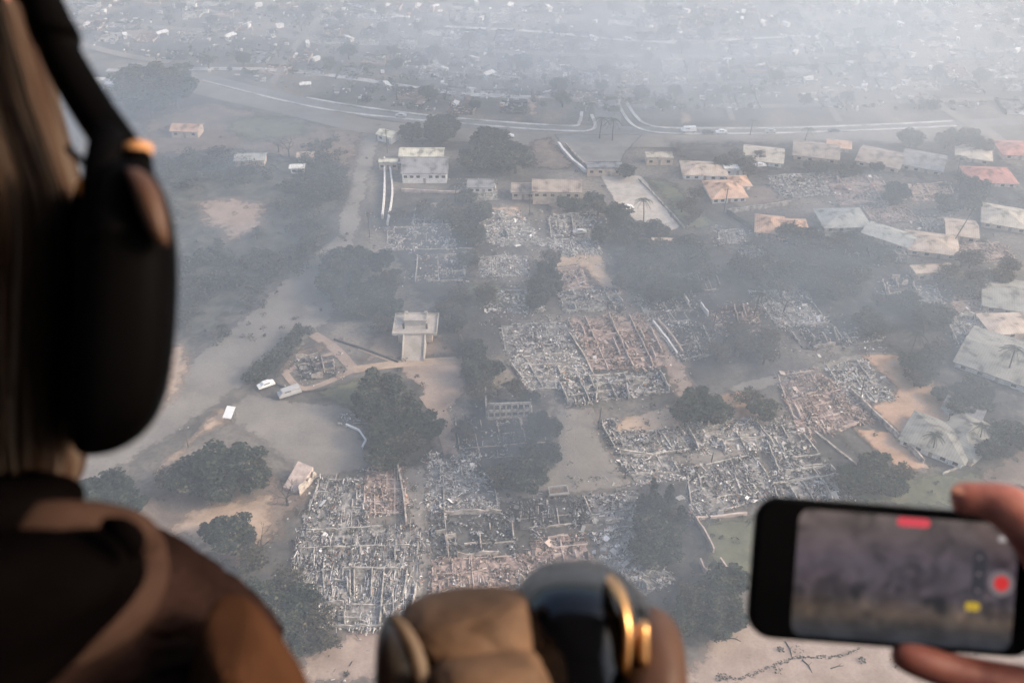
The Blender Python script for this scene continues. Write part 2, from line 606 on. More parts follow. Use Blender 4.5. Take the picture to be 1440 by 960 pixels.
patch("scrub_land", [(225, 225), (330, 215), (480, 225), (495, 260), (465, 340), (400, 385), (350, 430), (270, 500), (240, 470), (230, 330)], "dark_scrub", 3.0)
PZ[0] += 0.01
patch("sandy_hollow", [(272, 285), (330, 276), (388, 290), (380, 325), (330, 338), (285, 320)], "pink_paving", 3.0)
patch("dirt_yard", [(130, 700), (240, 690), (300, 640), (400, 660), (440, 690), (400, 760), (330, 820), (200, 760)], "brown_dirt", 1.5)
patch("sandy_yard", [(222, 745), (300, 705), (385, 690), (398, 700), (395, 745), (340, 790), (280, 780)], "sand", 1.2)
patch("bare_earth", [(395, 960), (440, 905), (500, 885), (560, 878), (640, 900), (760, 960)], "pink_paving", 1.0)
patch("bare_earth", [(900, 980), (985, 905), (1030, 860), (1180, 880), (1440, 915), (1520, 960), (1500, 1000)], "pink_paving", 1.2)
patch("square", [(560, 510), (600, 503), (652, 503), (660, 545), (640, 575), (618, 588), (598, 570), (590, 545), (565, 528)], "pink_paving", 0.3)
patch("dirt_yard", [(520, 470), (560, 455), (660, 460), (660, 505), (560, 508), (500, 512)], "brown_dirt", 1.0)
ribbon("path", [(440, 470), (470, 490), (498, 520)], 3.2, "pink_paving")
ribbon("path", [(400, 524), (430, 547), (498, 520)], 2.0, "pink_paving")
ribbon("path", [(400, 524), (440, 507), (468, 498)], 2.0, "pink_paving")
ribbon("path", [(498, 520), (560, 512), (650, 506)], 3.2, "sand")
ribbon("path", [(505, 490), (540, 503), (565, 512)], 1.6, "sand")
ribbon("path", [(600, 555), (622, 590), (640, 650)], 4.5, "pink_paving")
patch("lawn", [(402, 500), (455, 480), (462, 495), (408, 518), (398, 526), (385, 535)], "brown_dirt", 0.3)
patch("lawn", [(440, 552), (500, 530), (545, 528), (540, 590), (500, 580)], "lawn", 0.6)

# highway
ribbon("road", [(180, 92), (285, 110), (400, 137), (500, 157), (600, 170), (700, 178), (800, 182), (900, 184), (1000, 184), (1150, 182), (1350, 175), (1500, 166)], 7.5, "asphalt")
ribbon("road", [(200, 100), (300, 128), (420, 155), (520, 178), (650, 190), (800, 196), (950, 198), (1150, 196), (1400, 186)], 13.0, "dusty_road")
patch("road", [(775, 188), (905, 190), (880, 215), (862, 246), (828, 240), (800, 212)], "asphalt", 0.4)
ribbon("road", [(853, 186), (855, 165), (852, 150), (850, 130), (848, 110)], 11.0, "asphalt")
ribbon("road", [(760, 130), (850, 136), (940, 128)], 7.0, "dusty_road")
for pts in ([(285, 114), (400, 143), (480, 158), (560, 167), (640, 174), (740, 182), (800, 185), (826, 185), (837, 178), (832, 162)],
            [(430, 138), (500, 150), (600, 163), (700, 172), (800, 178), (815, 172), (818, 158)],
            [(868, 142), (878, 163), (895, 180), (930, 188), (1000, 189), (1100, 188), (1240, 183), (1345, 178)],
            [(882, 146), (893, 163), (910, 176), (950, 181), (1100, 181), (1240, 176), (1340, 171)]):
    structure(ribbon("kerb", pts, 1.3, "kerb_concrete", h=0.15))
# middle road and others
patch("road", [(782, 570), (838, 572), (842, 610), (868, 648), (892, 690), (860, 692), (800, 702), (690, 712), (650, 712), (650, 690), (720, 685), (775, 655)], "dusty_road", 0.5)
patch("road", [(560, 655), (600, 650), (606, 720), (604, 860), (580, 900), (562, 880), (575, 760)], "dusty_road", 0.5)
patch("road", [(1010, 545), (1090, 525), (1180, 500), (1245, 488), (1250, 503), (1190, 516), (1110, 540), (1040, 560)], "dusty_road", 0.5)
patch("concrete_lot", [(842, 247), (903, 247), (958, 322), (920, 331), (880, 300), (862, 285)], "concrete", 0.3)
patch("lawn", [(905, 250), (945, 252), (1010, 318), (965, 326)], "lawn", 1.0)
patch("dirt_lot", [(742, 196), (778, 192), (812, 236), (800, 242), (745, 238)], "brown_dirt", 1.0)
patch("sandy_yard", [(668, 292), (735, 289), (740, 313), (712, 310), (698, 299)], "sand", 0.6)
patch("sandy_yard", [(765, 283), (805, 282), (797, 303), (776, 303)], "sand", 0.6)
patch("driveway", [(768, 362), (845, 357), (856, 385), (876, 410), (890, 420), (860, 418), (832, 394), (812, 376), (776, 376)], "sand", 0.5)
patch("grass_yard", [(612, 395), (690, 395), (760, 430), (720, 440), (650, 440)], "lawn", 1.5)
patch("sandy_path", [(895, 440), (915, 440), (960, 495), (982, 545), (955, 560), (935, 520)], "pink_paving", 0.6)
patch("sandy_yard", [(855, 610), (878, 586), (942, 568), (968, 604), (900, 611)], "sand", 0.3)
patch("sandy_yard", [(1008, 556), (1048, 549), (1100, 585), (1062, 597), (1012, 597)], "orange_sand", 0.3)
patch("dirt_lot", [(940, 640), (1060, 620), (1090, 640), (1000, 655), (945, 662)], "dusty_road", 0.8)
patch("sandy_yard", [(1205, 498), (1262, 498), (1345, 545), (1412, 600), (1375, 650), (1296, 630), (1246, 598), (1222, 572), (1252, 562), (1258, 545), (1238, 525)], "orange_sand", 0.25)
patch("sandy_yard", [(1198, 602), (1250, 606), (1312, 660), (1272, 664), (1240, 645)], "orange_sand", 0.25)
patch("lawn", [(978, 730), (1070, 722), (1110, 800), (1030, 830), (990, 808)], "lawn", 0.6)
patch("lawn", [(1180, 670), (1280, 665), (1400, 660), (1500, 700), (1500, 720), (1180, 720)], "lawn", 1.2)
patch("sandy_yard", [(1370, 665), (1440, 620), (1500, 640), (1500, 700), (1400, 690)], "brown_dirt", 1.0)
patch("charred_yard", [(1110, 610), (1190, 610), (1240, 660), (1150, 675)], "charred_ground", 1.0)
patch("charred_yard", [(560, 440), (640, 440), (700, 560), (770, 560), (790, 640), (700, 690), (640, 640), (655, 560), (640, 500)], "charred_ground", 1.5)
patch("charred_yard", [(840, 330), (1000, 330), (1100, 420), (1020, 520), (960, 500), (900, 420), (870, 410)], "charred_ground", 2.0)
patch("charred_yard", [(1080, 340), (1240, 320), (1300, 420), (1440, 560), (1440, 640), (1370, 590), (1240, 490), (1180, 480), (1110, 420)], "charred_ground", 2.0)
patch("charred_yard", [(890, 680), (970, 680), (990, 800), (1040, 860), (980, 900), (930, 820)], "charred_ground", 1.5)
patch("charred_yard", [(505, 590), (600, 590), (640, 650), (515, 668)], "charred_ground", 1.5)
patch("charred_yard", [(540, 270), (700, 270), (690, 300), (650, 430), (590, 430), (540, 350)], "charred_ground", 1.5)
patch("charred_yard", [(940, 200), (1250, 200), (1440, 230), (1440, 300), (1240, 240), (1040, 245), (960, 240)], "charred_ground", 2.0)
patch("walled_yard", [(995, 265), (1080, 262), (1115, 285), (1040, 296)], "brown_dirt", 0.5)
# far streets and clearings
patch("sandy_clearing", [(733, 135), (755, 134), (758, 163), (745, 166)], "sand", 0.8)
patch("sandy_clearing", [(596, 120), (616, 122), (612, 138), (590, 152), (578, 148)], "sand", 0.8)
patch("sandy_clearing", [(955, 150), (975, 165), (970, 176), (952, 178)], "sand", 0.8)
for i, (pts, w) in enumerate([([(95, 30), (400, 52), (800, 78), (1200, 78), (1460, 70)], 5.0), ([(150, 100), (400, 100), (640, 132), (820, 140)], 4.0), ([(890, 150), (1100, 150), (1400, 140)], 4.0), ([(480, -5), (420, 60), (380, 125)], 3.5), ([(1120, 60), (1150, 120), (1180, 172)], 3.0), ([(900, 0), (930, 60), (960, 130)], 3.0), ([(480, 2), (520, 14), (575, 26)], 3.5), ([(620, 38), (760, 46), (860, 56), (960, 62)], 3.0), ([(1120, 8), (1180, 55), (1260, 105), (1345, 165), (1440, 215)], 4.5),
                              ([(110, 62), (180, 80), (240, 88)], 5.0), ([(900, 60), (1000, 58), (1120, 52)], 3.0), ([(270, 8), (440, 60), (560, 95)], 2.5),
                              ([(560, 95), (700, 108), (830, 116)], 2.5), ([(700, 20), (660, 90), (640, 150)], 2.5), ([(860, 120), (1000, 118), (1200, 110)], 3.0),
                              ([(1000, 60), (1010, 110), (1030, 170)], 2.5)]):
    structure(ribbon("street", pts, w, "dusty_road" if i not in (1, 6, 7, 10) else "kerb_concrete"))


# ------------------------------------------------------------------ houses
def rot2(x, y, a):
    return (x * math.cos(a) - y * math.sin(a), x * math.sin(a) + y * math.cos(a))


def house(px, py, w, d, rz, label, roofm, wallm="white_wall", wall_h=3.0, roof_h=1.8, kind='gable', name="house", eave=0.5, wins=3, chimney=False, group=None, hz=None):
    """px,py is where the middle of the roof shows"""
    a = rad(rz)
    if px > 940 and kind != 'flat':
        w, d, wall_h, eave = w * 1.02, d * 1.55, min(wall_h, 2.3), .8
        if name == 'house' and kind == 'gable' and int(px) % 2:
            kind = 'hip'
    zc = wall_h + roof_h * 0.5
    c = G(px, py, zc)
    root = empty(name, (c.x, c.y, 0), a)
    tag(root, label, "house", group)
    m = MB()
    th = 0.22
    for (x, y, sx, sy) in ((0, -d / 2 + th / 2, w, th), (0, d / 2 - th / 2, w, th), (-w / 2 + th / 2, 0, th, d - 2 * th), (w / 2 - th / 2, 0, th, d - 2 * th)):
        m.box((x, y, wall_h / 2), (sx, sy, wall_h))
    if kind == 'gable':
        for sx in (-1, 1):
            x0, x1 = sx * (w / 2 - th), sx * w / 2
            m.add([(x0, -d / 2, wall_h), (x0, d / 2, wall_h), (x0, 0, wall_h + roof_h), (x1, -d / 2, wall_h), (x1, d / 2, wall_h), (x1, 0, wall_h + roof_h)],
                  [(0, 1, 2), (3, 5, 4), (0, 3, 4, 1), (1, 4, 5, 2), (2, 5, 3, 0)])
    m.build("wall", wallm, root)
    r = MB()
    W, D, z0, z1, t = w / 2 + eave, d / 2 + eave, wall_h - 0.12, wall_h + roof_h, 0.18
    if kind == 'gable':
        for s in (-1, 1):
            q = [(-W, s * D, z0), (W, s * D, z0), (W, 0, z1), (-W, 0, z1)]
            r.add(q + [(x, y, z + t) for x, y, z in q], [(0, 1, 2, 3), (7, 6, 5, 4), (0, 4, 5, 1), (1, 5, 6, 2), (3, 7, 4, 0)])
    elif kind == 'hip':
        k = max(W - D, 0.3) if W > D else 0.3
        if W > D:
            rd = [(-k, 0, z1), (k, 0, z1)]
        else:
            rd = [(0, -(D - W), z1), (0, (D - W), z1)]
        b = [(-W, -D, z0), (W, -D, z0), (W, D, z0), (-W, D, z0)]
        if W > D:
            r.add(b + rd, [(0, 1, 5, 4), (1, 2, 5), (2, 3, 4, 5), (3, 0, 4), (3, 2, 1, 0)])
        else:
            r.add(b + rd, [(0, 1, 4), (1, 2, 5, 4), (2, 3, 5), (3, 0, 4, 5), (3, 2, 1, 0)])
    else:
        r.box((0, 0, wall_h + 0.15), (w + 2 * eave, d + 2 * eave, 0.3))
        for (x, y, sx, sy) in ((0, -d / 2 - eave + .1, w + 2 * eave - .5, .2), (0, d / 2 + eave - .1, w + 2 * eave - .5, .2), (-w / 2 - eave + .1, 0, .2, d + 2 * eave - .5), (w / 2 + eave - .1, 0, .2, d + 2 * eave - .5)):
            r.box((x, y, wall_h + 0.42), (sx, sy, 0.26))
    rf = r.build("roof", roofm, root)
    if chimney:
        MB().box((w * 0.22, d * 0.12, z1 + 0.2), (0.9, 0.9, 1.6)).build("chimney", "concrete", rf)
    for i in range(wins):
        x = (i + 0.5) / wins * w - w / 2
        if i == wins // 2:
            MB().box((x, -d / 2 - 0.02, 1.05), (1.0, 0.10, 2.1)).build("door", "roof_brown", root)
            continue
        zz = wall_h - 1.25 if wall_h < 4 else wall_h - 1.5
        f = MB()
        f.box((x, -d / 2 - 0.03, zz + .55), (1.5, 0.08, 0.1)).box((x, -d / 2 - 0.03, zz - .55), (1.5, 0.08, 0.1)).box((x - .7, -d / 2 - 0.03, zz), (.1, 0.08, 1.0)).box((x + .7, -d / 2 - 0.03, zz), (.1, 0.08, 1.0))
        wn = f.build("window", wallm, root)
        MB().box((x, -d / 2 - 0.015, zz), (1.3, 0.05, 1.0)).build("pane", "window_glass", wn)
    return root


house(598, 228, 16.5, 13, 0, "large white-walled house with pale upper and grey lower roof beside the wide road", "roof_grey", wall_h=4.2, roof_h=2.6, wins=7)
house(593, 212, 16.5, 7, 0, "low building with pale cream roof directly behind the white-walled house", "roof_pale", wall_h=3.4, roof_h=1.2, wins=4)
house(546, 226, 7, 3.0, 0, "narrow cream flat-roofed annex between wide road and white-walled house", "roof_pale", "tan_wall", wall_h=3.0, roof_h=0.6, kind='flat', wins=3, eave=0.2)
house(783, 258, 17, 9, -2, "two-storey brown-roofed house with rows of dark windows and white porch", "roof_brown", "tan_wall", wall_h=5.2, roof_h=1.8, wins=6, kind='gable')
house(736, 262, 8, 7, -2, "small brown-roofed house adjoining the two-storey brown-roofed house", "roof_brown", "tan_wall", wall_h=3.0, roof_h=1.2, wins=3)
house(676, 256, 9, 6, 0, "low grey house with white front wall just beyond the white-walled house", "roof_grey", wall_h=3.0, roof_h=1.0, wins=4)
house(990, 234, 15.5, 7, -3, "long low house with tan wavy-edged roof near the main road", "roof_tan", wall_h=3.0, roof_h=1.4, kind='hip', wins=5)
house(1031, 235, 7.0, 3.2, -2, "small shed with flat bright white roof next to long tan-roofed house", "roof_white", wall_h=2.6, roof_h=0.4, kind='flat', wins=2, eave=0.2, name="shed")
house(1020, 262, 12, 8.5, 5, "orange hip-roofed house with white walls standing in a walled yard", "roof_orange", wall_h=3.6, roof_h=2.0, kind='hip', wins=5)
house(1040, 252, 6, 5, 5, "small orange roof wing right behind the orange hip-roofed house", "roof_orange", wall_h=3.0, roof_h=1.2, kind='hip', wins=2)
house(1083, 312, 8.5, 7.5, -12, "orange gabled house, western half of the double orange roof", "roof_orange", "tan_wall", wall_h=3.2, roof_h=1.6, wins=3)
house(1115, 318, 9.5, 8.5, -5, "orange hip-roofed house, eastern half of the double orange roof", "roof_orange", "tan_wall", wall_h=3.2, roof_h=1.8, wins=3, kind='hip')
house(1074, 214, 14, 8, -14, "beige-roofed house beside the main road, overlooking charred yards", "roof_beige", wall_h=3.0, roof_h=1.7, kind='gable', wins=4)
house(1148, 208, 16, 8.5, -14, "wide dull grey-brown roof south of the main road", "roof_brown", "tan_wall", wall_h=3.0, roof_h=1.6, wins=4)
house(1180, 201, 8, 4.0, -14, "small orange-pink roof on the far side of the wide grey-brown roof", "roof_orange", "tan_wall", wall_h=3.6, roof_h=1.0, wins=2)
house(1240, 218, 15, 9, -28, "brown-roofed house with pale ridge, left of hazy grey gables", "roof_brown", "tan_wall", wall_h=3.0, roof_h=1.8, wins=4)
house(1300, 222, 14, 9, -25, "dim grey-roofed house between the brown-roofed and red-roofed houses", "roof_grey", "tan_wall", wall_h=3.0, roof_h=1.8, wins=4)
house(1392, 242, 16, 8, -4, "red-roofed house in the haze near a leaning utility pole", "roof_red", "pinkish_wall", wall_h=3.2, roof_h=2.0, kind='hip', wins=5)
house(1430, 205, 13, 8, -4, "faint red-brown roof at the picture edge beyond the red-roofed house", "roof_red", "pinkish_wall", wall_h=3.0, roof_h=1.6, kind='hip', wins=3)
house(1370, 210, 12, 8, -20, "hazy pale brown roof beyond the red-roofed house", "roof_beige", "tan_wall", wall_h=3.0, roof_h=1.6, kind='hip', wins=3)
house(1185, 303, 15, 8, 2, "house with pale ash-covered collapsed hip roof beside the double orange roof", "roof_light", "burnt_wall", wall_h=2.6, roof_h=1.5, kind='hip', wins=4)
house(1252, 328, 15, 5.5, -38, "long narrow pale grey roof running diagonally toward charred trees", "roof_light", "tan_wall", wall_h=3.0, roof_h=0.9, wins=3)
house(1312, 338, 15, 8, -15, "salmon-tinted hip roof just beyond the long diagonal pale roof", "roof_tan", "tan_wall", wall_h=3.0, roof_h=1.5, kind='hip', wins=4)
house(1352, 318, 9, 7, -15, "small pale pinkish roof behind the salmon-tinted hip roof", "roof_tan", "tan_wall", wall_h=3.0, roof_h=1.3, kind='gable', wins=3)
house(1415, 300, 14, 9, -22, "pale brown gabled roof beneath the leaning utility pole", "roof_beige", "tan_wall", wall_h=3.0, roof_h=1.8, wins=4)
house(1428, 412, 18, 11, -18, "grey-green roof at the picture edge above stepped tan roofs", "roof_green_grey", "tan_wall", wall_h=3.0, roof_h=1.6, wins=4)
house(1425, 452, 16, 6, 4, "long low tan roof between two grey-green roofs", "roof_tan", "tan_wall", wall_h=3.0, roof_h=0.8, wins=4)
house(1418, 500, 22, 13, -36, "large green-grey gabled roof with palms in front", "roof_green_grey", "white_wall", wall_h=3.0, roof_h=1.6, wins=5)
house(1312, 378, 13, 4.5, 6, "low sandy flat roof beside a pale burnt frame and scorched trees", "roof_tan", "burnt_wall", wall_h=2.6, roof_h=0.5, kind='flat', wins=3, eave=0.3)
house(1322, 610, 15, 8, -36, "pale green-grey L-shaped roof, main wing on bare orange sand", "roof_green_grey", "white_wall", wall_h=3.0, roof_h=1.8, kind='hip', wins=5)
house(1362, 608, 15, 7.5, 40, "pale grey cross wing of the L-shaped roof with palms over it", "roof_green_grey", "tan_wall", wall_h=3.0, roof_h=1.6, kind='hip', wins=4)
house(1357, 572, 8.5, 4.0, -34, "small mono-pitch grey shed behind the L-shaped roof", "roof_grey", "white_wall", wall_h=2.6, roof_h=0.5, kind='gable', wins=2, name="shed")
house(262, 177, 11, 7, -4, "small lone house with faded orange roof in hazy field", "roof_orange", "tan_wall", wall_h=3.0, roof_h=1.6, wins=3)
house(152, 112, 14, 7, -4, "faint white-roofed building beside the headset, far in haze", "roof_white", "white_wall", wall_h=3.0, roof_h=1.4, wins=3)
house(352, 219, 11, 6, 3, "low pale hut roof among hazy scrub beside the field", "roof_light", "tan_wall", wall_h=2.6, roof_h=1.0, wins=2, name="hut")
house(418, 233, 5, 3, 3, "tiny bright white shed roof among hazy scrub trees", "roof_white", "white_wall", wall_h=2.4, roof_h=0.5, wins=2, name="shed")
house(430, 216, 6, 4, 3, "tiny pinkish shed beside a bare tree in hazy scrub", "roof_tan", "tan_wall", wall_h=2.4, roof_h=0.8, wins=2, name="shed")
house(545, 186, 7, 5, -30, "small cream-roofed house under the tree by the road bend", "roof_pale", "white_wall", wall_h=3.0, roof_h=1.0, wins=2)
house(850, 232, 13, 5, 0, "grey flat-roofed block facing the tan concrete lot", "roof_grey", "tan_wall", wall_h=3.2, roof_h=0.6, kind='flat', wins=4, eave=0.2)
house(927, 218, 10, 5, 0, "low beige flat roof between the junction and charred trees", "roof_beige", "tan_wall", wall_h=2.8, roof_h=0.6, kind='flat', wins=3, eave=0.2)
house(932, 338, 6.5, 4.5, -4, "small hut with light tan roof at the tip of the concrete lot", "roof_tan", "tan_wall", wall_h=2.8, roof_h=1.0, wins=2, name="hut")

# white porch frame of the two-storey house: a thing that stands in front of it
c = G(776, 283)
rt = empty("porch", (c.x, c.y, 0))
tag(rt, "white open porch frame in front of the two-storey brown-roofed house", "porch")
for x in (-4, 0, 4):
    MB().box((x, 0, 1.5), (0.3, 0.3, 3.0)).build("post", "white_wall", rt)
MB().box((0, 0, 3.1), (8.6, 0.4, 0.25)).box((0, -1.0, 0.2), (8.8, 2.4, 0.4)).build("beam", "white_wall", rt)

# pavilion
c = G(585, 478)
rt = empty("pavilion", (c.x, c.y, 0))
rt.scale = (1.15, 1.15, 0.92)
tag(rt, "pale stepped concrete pavilion with square roof terrace and projecting front stair", "pavilion")
m = MB().box((0, 2.0, 2.0), (8.6, 6.6, 4.0))
m.build("wall", "tan_wall", rt)
m = MB().box((0, 2.0, 4.2), (11.2, 8.8, 0.4))
for (x, y, sx, sy) in ((0, -2.3, 11.2, .2), (0, 6.3, 11.2, .2), (-5.5, 2, .2, 8.4), (5.5, 2, .2, 8.4)):
    m.box((x, y, 4.65), (sx, sy, .5))
m.build("roof", "concrete", rt)
m = MB().box((0, 3.0, 5.3), (5.6, 3.4, 1.9))
m.build("tower", "concrete", rt)
m = MB()
for (x, y, sx, sy) in ((0, 1.35, 5.4, .3), (0, 4.65, 5.4, .3), (-2.55, 3, .3, 3.0), (2.55, 3, .3, 3.0)):
    m.box((x * 1.1, y, 6.42), (sx * 1.1, sy, .4))
for sx in (-1, 1):
    m.box((sx * 2.5, 4.4, 6.95), (.8, .5, .7))
m.build("parapet", "concrete", rt)
for sx in (-1, 1):
    MB().box((sx * 2.9, 0.1, 5.3), (0.5, 0.5, 1.8)).build("pillar", "dark_slab", rt)
m = MB()
for i in range(22):
    m.box((0, -2.7 - i * 0.28, (4.0 - i * 0.18) / 2), (5.2, 0.28, 4.0 - i * 0.18))
m.build("stair", "concrete", rt)
for sx in (-1, 1):
    MB().add([(sx * 2.52, -2.55, 0), (sx * 2.52, -8.9, 0), (sx * 2.52, -8.9, .7), (sx * 2.52, -2.55, 4.6), (sx * 2.85, -2.55, 0), (sx * 2.85, -8.9, 0), (sx * 2.85, -8.9, .7), (sx * 2.85, -2.55, 4.6)],
             [(0, 1, 2, 3), (7, 6, 5, 4), (3, 2, 6, 7), (1, 5, 6, 2), (0, 3, 7, 4)]).build("balustrade", "concrete", rt)


# ------------------------------------------------------------------ burned houses
def rubble(m, quad, n, rnd, big=1.0, z=0.15, ribs=0.0):
    """n loose boards, sheets and lumps lying in the quad, heaped in places and thin in others"""
    a, b, c_, d = quad
    yaw0 = math.atan2((b - a).y, (b - a).x)
    for i in range(n):
        for _ in range(4):
            u, v = rnd.random(), rnd.random()
            p = (a * (1 - u) + b * u) * (1 - v) + (d * (1 - u) + c_ * u) * v
            den = noise.noise(Vector((p.x * 0.22, p.y * 0.22, 4.0))) + 0.6 * noise.noise(Vector((p.x * 0.6, p.y * 0.6, 9.0)))
            if rnd.random() < 0.42 + den * 2.0:
                break
        pile = max(0.0, den) * 1.1
        t = rnd.random()
        if rnd.random() < ribs:
            s = (rnd.uniform(1.0, 3.6), rnd.uniform(0.07, 0.16), rnd.uniform(0.04, 0.12))
            e = (rnd.gauss(0, .1), rnd.gauss(0, .06), yaw0 + math.pi / 2 + rnd.gauss(0, 0.13))
        elif t < 0.36:      # board or beam
            yaw = rnd.choice((0, math.pi / 2)) + rnd.gauss(0, 0.7) + yaw0
            s = (rnd.uniform(0.4, 1.7) * big, rnd.uniform(0.06, 0.16) * big, rnd.uniform(0.05, 0.13))
            e = (rnd.gauss(0, .2), rnd.gauss(0, .08), yaw)
        elif t < 0.66:      # bent sheet
            k = rnd.uniform(2.0, 4.0) if rnd.random() < .06 else 1.0
            s = (rnd.uniform(0.2, 0.8) * big * k, rnd.uniform(0.15, 0.5) * big * k, 0.04)
            e = (rnd.gauss(0, .3), rnd.gauss(0, .3), rnd.uniform(0, 6.28))
        else:               # lump
            q = (0.12 + 0.42 * rnd.random() ** 2) * big
            s = (q, q * rnd.uniform(.6, 1.2), q * rnd.uniform(.4, .9))
            e = (rnd.uniform(-.6, .6), rnd.uniform(-.6, .6), rnd.uniform(0, 6.28))
        ex = Matrix.Rotation(e[2], 3, 'Z') @ Matrix.Rotation(e[1], 3, 'Y') @ Matrix.Rotation(e[0], 3, 'X')
        m.box((p.x, p.y, z + pile * rnd.random() + rnd.random() * 0.35), s, rot=ex)


SLAB = {'grey': 'grey_slab', 'pale': 'grey_slab', 'brown': 'brown_slab', 'dark': 'dark_slab'}
TONEW = {'grey': 'grey ash rubble', 'pale': 'pale ash rubble', 'brown': 'brownish rubble', 'dark': 'blackened rubble'}


def ruin(pix, tone='grey', dens=1.1, nu=3, nv=2, wall_h=1.2, walls=0.5, big=1.0, wallm="burnt_wall", ribs=0.0):
    """pix: far-left, far-right, near-right, near-left corners on the ground"""
    rnd = random.Random(int(pix[0][0] * 7 + pix[0][1]))
    q = [G(x, y) for x, y in pix]
    fl, fr, nr, nl = q
    c = (fl + fr + nr + nl) / 4
    root = empty("burned_house", c)
    later(root, 'burned house', ('of ' + TONEW[tone], 'burned house of ' + TONEW[tone] + ', mid-block among the lots below the main road'), "burned house", "burned house ruins below the main road")
    area = ((fr - fl).cross(nl - fl)).length * 0.5 + ((nr - nl).cross(nr - fr)).length * 0.5
    PZ[0] += 0.002
    sl = rough_poly([nl, nr, fr, fl], 0.5, 2.0, int(pix[0][0]))
    m = MB().prism([(p.x, p.y) for p in sl], 0.02, 0.13 + PZ[0] * 0.1)
    m.build("floor_slab", SLAB[tone], root, c)

    def B(u, v):
        return (fl * (1 - u) + fr * u) * (1 - v) + (nl * (1 - u) + nr * u) * v
    segs = [((0, 0), (1, 0)), ((1, 0), (1, 1)), ((1, 1), (0, 1)), ((0, 1), (0, 0))]
    for (a, b) in segs:
        if rnd.random() < walls + 0.1:
            t0, t1 = rnd.uniform(0, .4), rnd.uniform(.55, 1)
            A, Bb = B(*a), B(*b)
            MB().wall(A.lerp(Bb, t0), A.lerp(Bb, t1), wall_h * rnd.uniform(.7, 1.4), 0.28, 1.7, .5, rnd=rnd).build("wall", wallm, root, c)
    for i in range(1, nu):
        if rnd.random() < walls:
            u = i / nu + rnd.uniform(-.05, .05)
            v0, v1 = rnd.choice(((0, .5), (.4, 1), (0, 1)))
            MB().wall(B(u, v0), B(u, v1), wall_h * rnd.uniform(.4, 1.1), 0.22, 1.7, .55, rnd=rnd).build("partition", wallm, root, c)
    for i in range(1, nv):
        if rnd.random() < walls:
            v = i / nv + rnd.uniform(-.05, .05)
            u0, u1 = rnd.choice(((0, .5), (.4, 1), (0, 1)))
            MB().wall(B(u0, v), B(u1, v), wall_h * rnd.uniform(.4, 1.1), 0.22, 1.7, .55, rnd=rnd).build("partition", wallm, root, c)
    for i in range(nu * nv // 3 + 1):
        u, v = rnd.uniform(.05, .9), rnd.uniform(.05, .9)
        A = B(u, v)
        Bb = B(min(1, u + rnd.choice((0, 1)) * rnd.uniform(.08, .22)), v) if i % 2 else B(u, min(1, v + rnd.uniform(.1, .3)))
        if (Bb - A).length > .8:
            MB().wall(A, Bb, wall_h * rnd.uniform(.5, 1.5), 0.25, 1.5, .5, rnd=rnd).build("partition", wallm, root, c)
    m = MB()
    grow = [c + (p - c) * 1.09 for p in (fl, fr, nr, nl)]
    rubble(m, grow, int(area * dens), rnd, big, ribs=ribs)
    ob = m.build("rubble", "rubble_" + tone, root, c)
    ob["kind"] = "stuff"
    return root


def rq(x0, y0, x1, y1, sk=0, top=0):
    """a block from its picture box; sk shifts the near edge sideways, top narrows the far edge"""
    return [(x0 + top, y0), (x1 - top, y0), (x1 + sk, y1), (x0 + sk, y1)]


